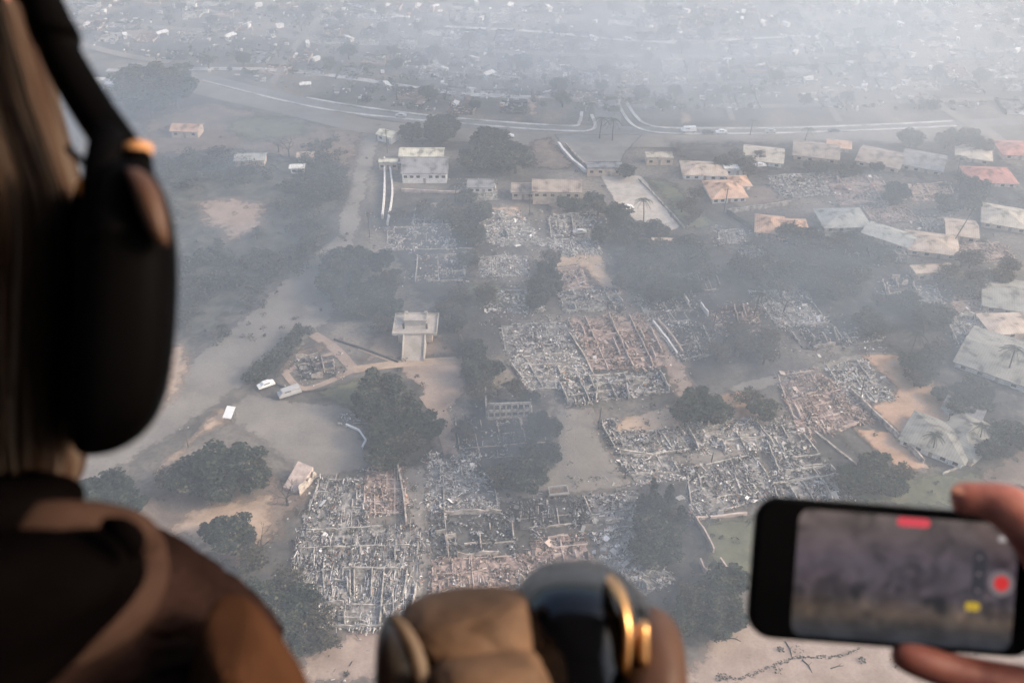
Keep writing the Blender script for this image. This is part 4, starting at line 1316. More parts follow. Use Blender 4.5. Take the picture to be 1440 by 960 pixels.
grove(1190, 372, 78, 44, 28, 3.0, 5.8, seed=15, mixk=.3)
grove(1090, 370, 50, 35, 8, 4, 5.5, 'scorched', seed=16)
grove(1262, 448, 60, 34, 16, 2.8, 5, seed=17, mixk=.35)
grove(1365, 560, 45, 22, 9, 2.8, 4.5, seed=18)
grove(1310, 510, 60, 26, 10, 2.8, 4.5, seed=19)
grove(930, 735, 30, 50, 14, 3.5, 5.5, seed=20)
grove(1000, 850, 50, 40, 9, 4, 5.5, seed=21)
grove(1240, 670, 60, 18, 7, 4, 5, seed=22)
grove(1415, 620, 25, 25, 5, 4, 5, seed=23)
grove(1040, 225, 60, 14, 6, 3.5, 5, 'scorched', seed=24)
grove(1180, 237, 80, 8, 9, 2.5, 4, seed=25)
grove(1380, 380, 60, 25, 9, 4, 5.5, 'scorched', seed=26)
grove(1320, 270, 70, 22, 9, 4, 6, seed=27)
grove(820, 290, 30, 14, 4, 3.5, 4.5, seed=28)
grove(970, 290, 30, 20, 5, 3, 4, 'scorched', seed=29)
grove(1130, 330, 25, 10, 3, 4, 5, seed=30)
grove(640, 420, 50, 25, 6, 3.5, 5, 'scorched', seed=31)
grove(1340, 200, 80, 14, 6, 4, 6, seed=32)
grove(110, 760, 40, 40, 3, 5, 6, seed=33)

# tall dark cypress in the charred yard
for x, y, hh in [(915, 700, 13), (938, 690, 9), (955, 715, 8)]:
    c = G(x, y + 30)
    rt = empty("cypress", c)
    later(rt, 'cypress', ('tall narrow dark cypress', 'tall narrow dark cypress'), "tree", "cypresses in the charred yard")
    rnd = random.Random(x)
    MB().tube([(0, 0, 0), (0, 0, hh * .5), (0, 0, hh * .92)], [.3, .2, .05], 7).build("trunk", "bark", rt)
    cs = [(rnd.uniform(-.4, .4), rnd.uniform(-.4, .4), 1.2 + (hh - 1.4) * i / 13, 1.7 * (1 - i / 14.5) + .2) for i in range(14)]
    m = MB()
    leaf_cloud(m, cs, rnd, 1500, .32)
    m.build("crown", "leaf_dark", rt)


def palm_proto():
    root = empty("palm_tree", (0, 0, 0))
    MB().tube([(0, 0, 0), (.2, 0, 3), (.5, .1, 6), (.9, .1, 8.4)], [.28, .2, .17, .15], 8).build("trunk", "bark", root)
    rnd = random.Random(3)
    for i in range(13):
        a = i * 2 * math.pi / 13 + rnd.uniform(-.15, .15)
        lift = rnd.uniform(-.2, .9)
        m = MB()
        prev = None
        base = Vector((.9, .1, 8.4))
        u = Vector((math.cos(a), math.sin(a), 0))
        n = Vector((-u.y, u.x, 0))
        pts = [base + u * (t * 3.4) + Vector((0, 0, lift * t * 2.0 - 2.6 * t * t)) for t in (0, .25, .5, .75, 1)]
        m.tube(pts, [.06, .05, .04, .03, .02], 4)
        for j in range(14):
            t = .12 + j / 14 * .88
            p = base + u * (t * 3.4) + Vector((0, 0, lift * t * 2.0 - 2.6 * t * t))
            for s in (-1, 1):
                q = p + n * s * (1.0 - .5 * t) + u * .35 + Vector((0, 0, -.3))
                m.add([p, p + u * .14, q], [(0, 1, 2)])
        m.build("frond", "leaf_dark", root)
    return root


PALM = palm_proto()
for x, y, s in [(843, 195, 1.1), (861, 198, 1.15), (828, 170, .9), (1280, 500, 1.0), (1415, 530, 1.1), (905, 312, 1.0), (1130, 205, .9), (1310, 640, .8), (1375, 628, .8), (1055, 190, .8), (640, 285, .9), (740, 232, .9), (1298, 470, .9), (1345, 250, 1.0), (1060, 445, 1.0)]:
    p = G(x, y)
    o = instance(PALM, p, R.uniform(0, 6.28), s)
    later(o, 'palm tree', ('scorched palm with drooping fronds', 'palm'), "palm tree", "palms left standing")


# ------------------------------------------------------------------ utility poles
def pole(px, py, h, lean, label, arms=1, ltop=0.0):
    c = G(px, py)
    rt = empty("utility_pole", c, R.uniform(-.4, .4))
    tag(rt, label, "utility pole")
    top = Vector((lean, 0, h))
    MB().tube([(0, 0, 0), top * .5, top], [.2, .17, .13], 8).build("post", "pole_wood", rt)
    for k in range(arms):
        z = h - .6 - k * 1.0
        x = lean * z / h
        MB().box((x, 0.15, z), (2.4, .14, .16)).build("crossarm", "pole_wood", rt)
        for s in (-1, 1):
            MB().tube([(x + s * 1.0, .15, z + .08), (x + s * 1.0, .15, z + .32)], .07, 6).build("insulator", "white_metal", rt)
    return rt


pole(265, 628, 6.5, 0.1, "dark utility pole standing on the sand verge beside the large round tree")
pole(520, 335, 10, 0.2, "utility pole with two crossarms beside the wide road near rubble", 2)
pole(1338, 345, 13, 5.0, "tall dark utility pole leaning strongly over a pale roof", 1)
pole(1018, 300, 10, 0.2, "thin utility pole in front of the orange hip-roofed house", 1)
pole(1110, 338, 8, 0.5, "utility pole in front of the eastern orange hip roof", 1)
pole(842, 602, 7, 0.3, "bare dark pole at the edge of the middle road", 0)
pole(1001, 470, 9, 0.5, "tall bare pole rising between the paired pale walls", 0)
pole(745, 300, 8, 0, "utility pole between sandy yard and scorched trees", 1)
pole(1210, 560, 7, -0.4, "leaning pole at the corner of the pale rubble by orange sand", 0)
pole(1000, 652, 4, 0.1, "short pole standing alone in the flat dirt lot", 0)
pole(545, 215, 10, 0, "utility pole at the wide road beside the cream annex", 1)
pole(1330, 600, 6, 0.2, "thin pole in the orange sandy yard beside the L-shaped roof", 0)

# ------------------------------------------------------------------ far neighbourhood beyond the highway
FAR = []
for sd in range(8):
    rnd = random.Random(100 + sd)
    m = MB()
    w, d = rnd.uniform(9, 13), rnd.uniform(7, 10)
    a, b, c_, d_ = Vector((-w / 2, d / 2, 0)), Vector((w / 2, d / 2, 0)), Vector((w / 2, -d / 2, 0)), Vector((-w / 2, -d / 2, 0))
    rubble(m, [a, b, c_, d_], 110, rnd, 1.5)
    m.wall(a, b, 2.0, .4, 1.5, .8, rnd=rnd).wall(b, c_, 2.0, .4, 1.5, .8, rnd=rnd).wall(d_, c_, 1.4, .4, 1.5, .9, rnd=rnd)
    m.prism([(-w / 2, -d / 2), (w / 2, -d / 2), (w / 2, d / 2), (-w / 2, d / 2)], 0.02, .16)
    if sd % 2 == 0:
        m.box((w * .7, -1, .8), (4.5, 1.9, 1.3), rz=.3)
    FAR.append(m.build("burned_house", "rubble_" + ('pale', 'grey', 'brown', 'dark')[sd % 4]))
WH = []
for sd in range(3):
    m = MB()
    rnd = random.Random(200 + sd)
    if sd == 0:
        m.box((0, 0, 1.5), (4.6, 2.0, 1.4)).box((0, 0, .4), (4.2, 1.8, .8))
    elif sd == 1:
        m.box((0, 0, 2.2), (6.0, 2.6, .2), rot=Matrix.Rotation(.25, 3, 'X')).box((-2.4, 0, 1.0), (.2, 2.0, 2.0)).box((2.4, 0, 1.0), (.2, 2.0, 2.0))
    else:
        m.box((0, 0, 2.0), (3.2, 3.2, .2), rot=Matrix.Rotation(.3, 3, 'Y')).box((0, 0, .9), (2.4, 2.4, 1.6))
    WH.append(m.build("metal_shed", "roof_white"))
used = set()
rf = random.Random(77)


def inst1(pr, loc, rz, s):
    if pr.name in used:
        o = pr.copy()
        C.objects.link(o)
    else:
        used.add(pr.name)
        o = pr
    o.location = loc
    o.rotation_euler = (0, 0, rz)
    o.scale = (s, s, s)
    return o


LANDF = {'the bright sandy clearing beyond the highway': (745, 150), 'the angled sandy lot beyond the highway': (600, 135), 'the main road junction': (855, 170),
         'the long pale far street': (750, 46), 'the diagonal far road': (1250, 100), 'the dark far grove beside the headset': (215, 115), 'the far sandy lot above the white van': (960, 165)}
fy = 400.0
row = 0
nfar = 0
while fy < 640:
    x = -260 + (row % 2) * 8
    while x < 300:
        X, Y = x + rf.uniform(-1.5, 1.5), fy + rf.uniform(-1.5, 1.5) + x * -0.06
        # where it shows in the photograph
        v = Vector((X, Y, 0)) - CAM
        dz = v.dot(AF)
        px, py = 720 + FPX * v.x / dz, 480 - FPX * v.dot(AU) / dz
        hw = 172 if px > 560 else 172 - (560 - px) * .22
        ok = py < hw - 14 and -10 < py and 95 < px < 1460 and not (160 < px < 290 and 80 < py < 150) and not (836 < px < 872) and rf.random() < .68
        if ok and nfar < 235:
            o = inst1(rf.choice(FAR), (X, Y, 0), rf.choice((0, 1.57)) - .06 + rf.uniform(-.06, .06), rf.uniform(.95, 1.25))
            later(o, 'far burned house', ('hazy burned lot', 'hazy burned house lot deep in the far neighbourhood beyond the highway'), "burned house", "burned houses beyond the highway")
            nfar += 1
        if 95 < px < 1460 and 2 < py < hw - 10:
            q = rf.random()
            if q < .52:
                pr = rf.choice(TREE['scorched'] + TREE['bare'] + TREE['dense'])
                nm = 'dense' if pr in TREE['dense'] else ('scorched' if pr in TREE['scorched'] else 'bare')
                o = instance(pr, (X + rf.uniform(5, 9), Y + rf.uniform(-7, 7), 0), rf.uniform(0, 6.28), rf.uniform(.5, .85))
                later(o, TXT[nm][1], (TXT[nm][0], 'hazy ' + TXT[nm][0] + ' deep in the far neighbourhood'), "tree", TXT[nm][2])
            elif q < .86:
                o = inst1(rf.choice(WH), (X + rf.uniform(6, 9), Y + rf.uniform(-7, 7), 0), rf.uniform(0, 3.1), rf.uniform(.7, 1.1))
                later(o, 'far metal shed', ('bright shed', 'tiny bright white shed in the hazy far neighbourhood'), "shed", "bright sheds beyond the highway")
        x += rf.uniform(16, 21)
    fy += rf.uniform(14, 17) + (7 if row % 2 else 0)
    row += 1
LAND2 = dict(LAND)
for pool in ('far burned house', 'far metal shed'):
    items = POOL.get(pool, [])
    best = {}
    for ln, (lx, ly) in LANDF.items():
        g = G(lx, ly)
        order = sorted(range(len(items)), key=lambda i: (items[i][0].location.xy - g.xy).length)
        for r_, i in enumerate(order[:5]):
            if i not in best or r_ < best[i][0]:
                best[i] = (r_, ln)
    for i, (o, text) in enumerate(items):
        o["label"] = (text[0] + ', the one ' + RANKW[best[i][0]] + ' ' + best[i][1]) if i in best else text[1]
    POOL.pop(pool, None)
finish_labels()

# loose debris scattered between plots
m = MB()
rnd = random.Random(9)
for k in range(len(RUINS)):
    pix = RUINS[k % len(RUINS)][0]
    c = sum((G(x, y) for x, y in pix), Vector()) / 4
    w = (G(*pix[1]) - G(*pix[0])).length * .8
    rubble(m, [c + Vector((-w, w, 0)), c + Vector((w, w, 0)), c + Vector((w, -w, 0)), c + Vector((-w, -w, 0))], 260, rnd, .8, .05)
ob = m.build("debris", "rubble_grey")
tag(ob, "loose ash-grey debris scattered over the ground between the plots", "debris", kind="stuff")

m = MB()
rnd = random.Random(91)
for k in range(3200):
    x, y = rnd.uniform(95, 1460), 165 * rnd.random() ** 1.15 - 8
    hw = 160 if x > 560 else 160 - (560 - x) * .22
    if y > hw:
        continue
    p = G(x, y)
    if noise.noise(Vector((p.x * .03, p.y * .03, 1.0))) + .5 * noise.noise(Vector((p.x * .1, p.y * .1, 5.0))) < -.05:
        continue
    q = rnd.uniform(.4, 2.6)
    m.box((p.x, p.y, .2 + rnd.random() * .8), (q, q * rnd.uniform(.15, .7), rnd.uniform(.2, 1.2)), rz=rnd.choice((0, 1.57)) + rnd.gauss(0, .2) - .08)
ob = m.build("debris", "rubble_pale")
tag(ob, "pale wall stubs and litter speckling the far burned neighbourhood", "debris", kind="stuff")
m = MB()
for k in range(900):
    x, y = rnd.uniform(95, 1460), 165 * rnd.random() - 8
    hw = 158 if x > 560 else 158 - (560 - x) * .22
    if y > hw:
        continue
    p = G(x, y)
    if noise.noise(Vector((p.x * .02, p.y * .02, 7.0))) < -.1:
        continue
    leaf_cloud(m, [(p.x, p.y, 1.2, rnd.uniform(1.0, 2.8))], rnd, 42, .5)
ob = m.build("undergrowth", "leaf_dark")
tag(ob, "dark hedges and scrub between the far burned lots", "undergrowth", kind="stuff")

# low dead scrub scattered over open earth
m = MB()
rnd = random.Random(19)
for k in range(520):
    x, y = rnd.choice(((rnd.uniform(560, 1440), rnd.uniform(200, 700)), (rnd.uniform(420, 1440), rnd.uniform(640, 960)), (rnd.uniform(150, 560), rnd.uniform(170, 480))))
    if (y > 870 and rnd.random() < .75) or (345 < x < 640 and 545 < y < 670) or (775 < x < 900 and 570 < y < 705):
        continue
    p = G(x, y)
    leaf_cloud(m, [(p.x, p.y, .4, rnd.uniform(.5, 1.3))], rnd, 26, .25)
ob = m.build("undergrowth", "leaf_scorched")
tag(ob, "low scorched scrub dotted over the burned ground", "undergrowth", kind="stuff")

for i, (x0, y0, x1, y1, lab) in enumerate([(1104, 902, 1114, 926, "dark fallen branch lying upright-tilted below the phone on bare earth"), (1128, 928, 1142, 946, "short dark fallen branch crossing the faint track on bare earth"),
                                 (1022, 897, 1042, 902, "pale fallen branch at the scrub edge on bare earth"), (1168, 940, 1186, 936, "curved fallen branch east of the crossing branches on bare earth")]):
    a, b = G(x0, y0), G(x1, y1)
    m = MB()
    mid = (a + b) / 2 + Vector((.3, .2, .25))
    m.tube([a + Vector((0, 0, .15)), mid, b + Vector((0, 0, .12))], [.14, .1, .05], 6)
    m.tube([mid, mid + Vector((.7, .5, .3))], [.06, .02], 5)
    tag(m.build("fallen_branch", "charred_bark", None, a), lab, "branch", "fallen branches on the bare earth")
m = MB()
rnd = random.Random(61)
for k in range(230):
    t = k / 229
    p = G(1010 + t * 200, 955 - t * 45 + 5 * math.sin(t * 9))
    leaf_cloud(m, [(p.x + rnd.gauss(0, .25), p.y + rnd.gauss(0, .25), .12, .25)], rnd, 5, .14)
tag(m.build("undergrowth", "leaf_scorched"), "thin ragged line of dead weeds along a faint track on bare earth", "undergrowth", kind="stuff")

# ------------------------------------------------------------------ haze
m = MB().box((0, 0, (173 - 1) / 2), (6200, 6200, 174))
hz = m.build("haze", None)
tag(hz, "pale grey smoke haze filling the air over the whole town", "haze", kind="stuff")
hm = bpy.data.materials.new("haze_air")
hm.use_nodes = True
hn = hm.node_tree
hn.nodes.remove(hn.nodes["Principled BSDF"])
pv = hn.nodes.new("ShaderNodeVolumePrincipled")
pv.inputs["Color"].default_value = (0.73, 0.82, 0.93, 1)
pv.inputs["Density"].default_value = 0.00088
pv.inputs["Anisotropy"].default_value = 0.25
hn.links.new(pv.outputs[0], hn.nodes["Material Output"].inputs["Volume"])
hz.data.materials.append(hm)

SMK = [  # where it shows, height of its middle, half sizes (across, along, up), density
    (768, 622, 9, 10, 18, 14, .0091), (752, 600, 12, 8, 14, 15, .0091), (700, 610, 7, 13, 14, 9, .0081), (660, 500, 8, 10, 26, 11, .0081), (940, 740, 7, 11, 20, 9, .0081), (1030, 505, 8, 22, 14, 10, .0081), (1180, 400, 10, 32, 24, 12, .0051), (930, 400, 10, 30, 16, 11, .0051),
    (330, 400, 12, 42, 40, 14, .0045), (420, 250, 12, 42, 38, 14, .004), (230, 180, 14, 60, 45, 16, .005), (540, 390, 12, 26, 34, 13, .006),
    (640, 330, 12, 26, 36, 12, .0035), (760, 400, 10, 14, 40, 10, .004), (1130, 300, 12, 34, 24, 13, .005), (1330, 290, 14, 46, 28, 15, .006),
    (1415, 500, 12, 24, 22, 12, .005), (1240, 420, 12, 40, 26, 12, .0045), (1060, 500, 8, 26, 18, 9, .005), (960, 380, 12, 38, 26, 13, .004),
    (930, 760, 8, 16, 20, 9, .005), (700, 640, 8, 18, 20, 9, .0045), (1380, 600, 8, 26, 22, 10, .004),
    (300, 30, 28, 170, 90, 32, .0018), (700, 10, 30, 180, 60, 34, .0019), (1000, 30, 34, 150, 80, 38, .0022), (1330, 30, 40, 130, 110, 44, .0022),
    (1180, 120, 26, 90, 50, 28, .0014), (820, 90, 22, 80, 34, 24, .0022)]
SM = {}
for i, (x, y, z, ax, ay, az, dn) in enumerate(SMK):
    c = G(x, y, z)
    m = MB()
    nu_, nv_ = 36, 18
    for b in range(1, nv_):
        for a in range(nu_):
            th_, ph_ = 2 * math.pi * a / nu_, math.pi * b / nv_
            d = Vector((math.sin(ph_) * math.cos(th_), math.sin(ph_) * math.sin(th_), math.cos(ph_)))
            f = 1 + .42 * noise.noise(d * 1.6 + Vector((i * 3.3, 0, 0))) + .2 * noise.noise(d * 3.6 + Vector((0, i * 2.1, 0)))
            m.v.append((d.x * ax * f, d.y * ay * f, max(d.z * az * f, -z + .6)))
    m.v += [(0, 0, az), (0, 0, -z + .6)]
    for b in range(nv_ - 2):
        for a in range(nu_):
            a2 = (a + 1) % nu_
            m.f.append((b * nu_ + a, (b + 1) * nu_ + a, (b + 1) * nu_ + a2, b * nu_ + a2))
    T, Bt = len(m.v) - 2, len(m.v) - 1
    for a in range(nu_):
        a2 = (a + 1) % nu_
        m.f.append((T, a, a2))
        m.f.append((Bt, (nv_ - 2) * nu_ + a2, (nv_ - 2) * nu_ + a))
    if dn not in SM:
        mm = bpy.data.materials.new("smoke_air")
        mm.use_nodes = True
        t_ = mm.node_tree
        t_.nodes.remove(t_.nodes["Principled BSDF"])
        v_ = t_.nodes.new("ShaderNodeVolumePrincipled")
        v_.inputs["Color"].default_value = (0.80, 0.88, 0.97, 1) if az > 20 else ((0.16, 0.20, 0.26, 1) if dn in (.0091, .0081) else (0.36, 0.45, 0.56, 1))
        v_.inputs["Density"].default_value = dn
        v_.inputs["Anisotropy"].default_value = 0.2
        t_.links.new(v_.outputs[0], t_.nodes["Material Output"].inputs["Volume"])
        SM[dn] = mm
    ob = m.build("smoke", SM[dn])
    ob.location = c
    tag(ob, "thin drifting smoke bank lying over the burned town", "smoke", "smoke banks drifting over the town", kind="stuff")

#CABIN
# ------------------------------------------------------------------ inside the helicopter
def simple_mat(name, col, rough=0.6, spec=0.4, metal=0.0, nz=0.15, scale=30, bump=0.0):
    m = noise_mat(name, [(0.3, tuple(c * (1 - nz) for c in col)), (0.7, tuple(c * (1 + nz) for c in col))], scale=scale, detail=6, rough=rough, spec=spec, bump=bump, world_space=True)
    m.node_tree.nodes["Principled BSDF"].inputs["Metallic"].default_value = metal
    return m


simple_mat("cabin_lining", (0.035, 0.034, 0.033), 0.8)
simple_mat("black_plastic", (0.0012, 0.0010, 0.0011), 0.6, 0.02)
simple_mat("black_foam", (0.002, 0.002, 0.002), 0.95, 0.0)
simple_mat("brass", (0.75, 0.42, 0.12), 0.3, 0.5, 1.0)
simple_mat("sunlit_tan", (0.42, 0.20, 0.085), 0.6, 0.3)  # orange sunlight on the slider top, put into its colour
simple_mat("copper_pin_and_glint", (0.80, 0.44, 0.18), 0.34, 0.5, 1.0)  # metal of the yoke pin and of the modelled glint on the dome
simple_mat("gloss_black", (0.003, 0.003, 0.004), 0.16, 0.5)
simple_mat("tan_leather", (0.098, 0.055, 0.031), 0.75, 0.2, nz=.4, scale=22, bump=0.5)
simple_mat("brown_leather_and_highlight", (0.07, 0.032, 0.018), 0.55, 0.3, bump=0.2)  # yoke leather, and the brown of the highlight painted on the ear cup
simple_mat("dark_leather", (0.045, 0.035, 0.028), 0.45, 0.4)
simple_mat("seam_leather", (0.12, 0.08, 0.05), 0.6, 0.3)
simple_mat("jacket_cloth", (0.018, 0.0098, 0.008), 0.9, 0.0, nz=.35, scale=14, bump=0.15)
simple_mat("jacket_trim", (0.042, 0.024, 0.018), 0.9, 0.0)
simple_mat("black_cloth", (0.002, 0.0015, 0.0015), 0.9, 0.0)
simple_mat("phone_body", (0.0015, 0.0015, 0.0017), 0.5, 0.03)
simple_mat("nail", (0.44, 0.20, 0.145), 0.35, 0.4)

m_, nt_, b_ = new_mat("hair", 0.7, 0.05)
tc = nt_.nodes.new("ShaderNodeAttribute")
tc.attribute_name = "strand"
n_ = nt_.nodes.new("ShaderNodeTexNoise")
n_.inputs["Scale"].default_value = 1.0
n_.inputs["Detail"].default_value = 7
nt_.links.new(tc.outputs["Vector"], n_.inputs["Vector"])
r_ = ramp(nt_, [(0.34, (0.020, 0.009, 0.005)), (0.47, (0.038, 0.021, 0.013)), (0.56, (0.06, 0.04, 0.028)), (0.66, (0.085, 0.063, 0.048))])
nt_.links.new(n_.outputs["Fac"], r_.inputs[0])
nt_.links.new(r_.outputs[0], b_.inputs["Base Color"])

m_, nt_, b_ = new_mat("skin", 0.5, 0.35)
b_.inputs["Subsurface Weight"].default_value = 0.25
b_.inputs["Subsurface Radius"].default_value = (0.012, 0.004, 0.002)
b_.inputs["Subsurface Scale"].default_value = 1.0
g_ = nt_.nodes.new("ShaderNodeNewGeometry")
n_ = nt_.nodes.new("ShaderNodeTexNoise")
n_.inputs["Scale"].default_value = 60
n_.inputs["Detail"].default_value = 6
nt_.links.new(g_.outputs["Position"], n_.inputs["Vector"])
r_ = ramp(nt_, [(0.34, (0.27, 0.085, 0.062)), (0.5, (0.36, 0.125, 0.09)), (0.66, (0.46, 0.18, 0.13))])
nt_.links.new(n_.outputs["Fac"], r_.inputs[0])
nt_.links.new(r_.outputs[0], b_.inputs["Base Color"])
n3 = nt_.nodes.new("ShaderNodeTexNoise")
n3.inputs["Scale"].default_value = 420
n3.inputs["Detail"].default_value = 5
nt_.links.new(g_.outputs["Position"], n3.inputs["Vector"])
bp_ = nt_.nodes.new("ShaderNodeBump")
bp_.inputs["Strength"].default_value = .35
bp_.inputs["Distance"].default_value = .001
nt_.links.new(n3.outputs["Fac"], bp_.inputs["Height"])
nt_.links.new(bp_.outputs[0], b_.inputs["Normal"])


def crom(vals, k):
    out = []
    n = len(vals)
    a = [np.array(v, float) for v in vals]
    for i in range(n - 1):
        p0, p1, p2, p3 = a[max(i - 1, 0)], a[i], a[i + 1], a[min(i + 2, n - 1)]
        for j in range(k):
            t = j / k
            out.append(0.5 * ((2 * p1) + (p2 - p0) * t + (2 * p0 - 5 * p1 + 4 * p2 - p3) * t * t + (3 * p1 - p0 - 3 * p2 + p3) * t ** 3))
    out.append(a[-1])
    return out


def loft(name, rows, mat, parent, origin, n=40, ex=2.6, k=3, fold=None, strand=False, turn=True):
    """rows: (height in view, left, right, depth, half depth) of closed rings, from the top down"""
    rr_ = crom(rows, k)
    m = MB()
    att = []
    r0 = rows[len(rows) // 2]
    F_, X_ = AF, AX
    if turn:      # the thing itself is turned to face the lens
        F_ = (P((r0[1] + r0[2]) / 2, 480, r0[3]) - CAM).normalized()
        X_ = (AX - F_ * AX.dot(F_)).normalized()
    rings = 0
    for j, (py, xl, xr, dc, hd) in enumerate(rr_):
        c = P((xl + xr) / 2, py, dc)
        a = max((xr - xl) / 2, .5) * dc / FPX
        for i in range(n):
            t = 2 * math.pi * i / n
            ct, st = math.cos(t), math.sin(t)
            x = abs(ct) ** (2 / ex) * (1 if ct >= 0 else -1)
            y = abs(st) ** (2 / ex) * (1 if st >= 0 else -1)
            f = 1.0
            if fold:
                f += fold(t, j / (len(rr_) - 1))
            m.v.append(tuple(c + X_ * (a * x * f) + F_ * (hd * y * f)))
            att.append((ct * 9.0, st * 9.0, j * 0.045))
        rings += 1
    for j in range(rings - 1):
        for i in range(n):
            i2 = (i + 1) % n
            m.f.append((j * n + i, j * n + i2, (j + 1) * n + i2, (j + 1) * n + i))
    # round caps
    for j, flip in ((0, False), (rings - 1, True)):
        c = sum((Vector(m.v[j * n + i]) for i in range(n)), Vector()) / n
        m.v.append(tuple(c))
        att.append((0, 0, j * .045))
        ci = len(m.v) - 1
        for i in range(n):
            i2 = (i + 1) % n
            m.f.append((ci, i2 + j * n, i + j * n) if not flip else (ci, i + j * n, i2 + j * n))
    ob = m.build(name, mat, parent, origin, smooth=True)
    if strand:
        at = ob.data.attributes.new("strand", 'FLOAT_VECTOR', 'POINT')
        at.data.foreach_set("vector", np.array(att, dtype=np.float32).ravel())
    return ob


def stube(name, pts, rs, mat, parent, origin, n=14, k=5):
    q = crom([(p.x, p.y, p.z, r) for p, r in zip(pts, rs)], k)
    m = MB().tube([Vector(v[:3]) for v in q], [float(v[3]) for v in q], n)
    return m.build(name, mat, parent, origin, smooth=True)


def subsurf(o, lv=2):
    md = o.modifiers.new("s", 'SUBSURF')
    md.levels = lv
    md.render_levels = lv


# --- the helicopter itself: door opening ahead, shell round the seats
O = CAM.copy()
rt = empty("helicopter", O + Vector((0, 0, -1.05)))
tag(rt, "dark open-doored helicopter cabin the town is seen from", "helicopter")
oo = O + Vector((0, 0, -1.05))


def cpart(name, c, s, mat="cabin_lining"):
    ob = MB().box(O + Vector(c), s).build(name, mat, rt, oo)
    md = ob.modifiers.new("b", 'BEVEL')
    md.width = 0.02
    md.segments = 2
    return ob


cpart("roof", (-.46, -.55, .64), (2.4, 2.1, .08))
cpart("cabin_floor", (-.46, -.62, -1.08), (2.4, 2.1, .06))
cpart("rear_wall", (-.46, -1.62, -.22), (2.4, .06, 1.7))
cpart("side_wall", (-1.66, -.6, -.72), (.06, 2.0, .7))
cpart("door_post", (-1.66, .3, .12), (.06, .1, .98))
cpart("door_post", (-1.66, -1.5, .12), (.06, .1, .98))
cpart("shade_panel", (.70, -.62, -.60), (.06, 1.9, .93))  # panel added out of view to keep the sun off the lower finger
cpart("door_post", (.70, -1.5, -.22), (.06, .1, 1.66))

# --- the person on the left, seen from behind
po = P(-190, 900, .45)
pr = empty("person", po)
tag(pr, "person from behind, long brown hair, dark brown jacket, wearing black headset", "person")
D0 = .42


def hf(t, s):
    return .012 * math.sin(t * 23 + s * 3) + .009 * math.sin(t * 41 + s * 5 + 1) + .006 * math.sin(t * 67 - s * 4)


# head, neck and trunk as one body
loft("body", [(-210, -260, -200, D0, .02), (-190, -330, -120, D0, .055), (-120, -400, -50, D0, .085), (0, -430, 0, D0, .098), (150, -440, 20, D0 + .005, .10), (300, -420, 0, D0 + .01, .097),
              (420, -380, -40, D0 + .02, .085), (520, -330, -60, D0 + .01, .07), (640, -300, -60, D0, .06), (720, -300, -40, D0, .062), (790, -420, 60, D0, .08), (860, -600, 220, D0, .095), (960, -680, 300, D0, .11),
              (1200, -700, 330, D0, .12), (1700, -640, 300, D0 + .02, .12), (2100, -600, 260, D0 + .02, .12), (2140, -500, 160, D0 + .02, .09)], "skin", pr, po, ex=2.1, turn=False)
MBn = MB()
nose = P(-215, 290, D0 + .112)
MBn.tube([nose + AU * .03 - AF * .006, nose + AF * .012, nose - AU * .016 + AF * .004], [.006, .010, .012], 10).build("nose", "skin", pr, po, smooth=True)
for s in (-1, 1):
    e = P(-215 + s * 95, 200, D0 + .088)
    stube("eye", [e - AX * .012, e, e + AX * .012], [.004, .010, .004], "white_metal", pr, po)
stube("mouth", [P(-275, 385, D0 + .083), P(-215, 390, D0 + .093), P(-155, 385, D0 + .083)], [.003, .007, .003], "pinkish_wall", pr, po)

loft("hair", [(-235, -260, -190, D0 - .01, .015), (-215, -350, -110, D0 - .01, .06), (-150, -430, -40, D0 - .012, .092), (-60, -490, -34, D0 - .015, .105), (0, -500, -12, D0 - .015, .11), (60, -505, 6, D0 - .015, .112),
              (120, -510, 24, D0 - .015, .114), (200, -500, 48, D0 - .015, .114), (270, -490, 72, D0 - .015, .112), (330, -480, 86, D0 - .015, .112), (400, -470, 84, D0 - .015, .108), (480, -460, 78, D0 - .015, .104), (560, -450, 70, D0 - .012, .10),
              (630, -430, 74, D0 - .01, .095), (680, -400, 76, D0 - .01, .085), (715, -360, 60, D0 - .01, .07), (740, -300, 10, D0 - .01, .05), (750, -200, -60, D0 - .01, .02)],
     "hair", pr, po, n=240, ex=2.2, k=6, fold=hf, strand=True, turn=False)
# loose locks over the head
rl = random.Random(4)
lk = MB()
for i in range(300):
    t = rl.uniform(0.0, math.pi * 1.0)
    off = rl.uniform(-.002, .005)
    pts, rs_ = [], []
    for j, (py, xl, xr, hd) in enumerate([(-120, -460, -50, .10), (0, -500, -12, .11), (150, -505, 33, .114), (300, -485, 80, .112), (450, -465, 82, .105), (600, -440, 78, .097), (690 + rl.uniform(-30, 20), -400, 72, .08)]):
        tt = t + rl.uniform(-.025, .025)
        c = P((xl + xr) / 2, py, D0 - .015)
        a = (xr - xl) / 2 * (D0 - .015) / FPX
        pts.append(c + AX * ((a + off) * math.cos(tt)) - AF * ((hd + off) * math.sin(tt)))
        rs_.append(rl.uniform(.0006, .0016))
    rs_[-1] = .0005
    q = crom([(p.x, p.y, p.z, r) for p, r in zip(pts, rs_)], 4)
    lk.tube([Vector(v[:3]) for v in q], [float(v[3]) for v in q], 5)
MATS["hair_lock"] = island_mat("hair_lock", [(0, (0.022, 0.011, 0.007)), (0.35, (0.04, 0.023, 0.015)), (0.7, (0.06, 0.04, 0.029)), (0.92, (0.085, 0.064, 0.05))], rough=.7, spec=.05)
lk.build("hair_locks", "hair_lock", pr, po, smooth=True)


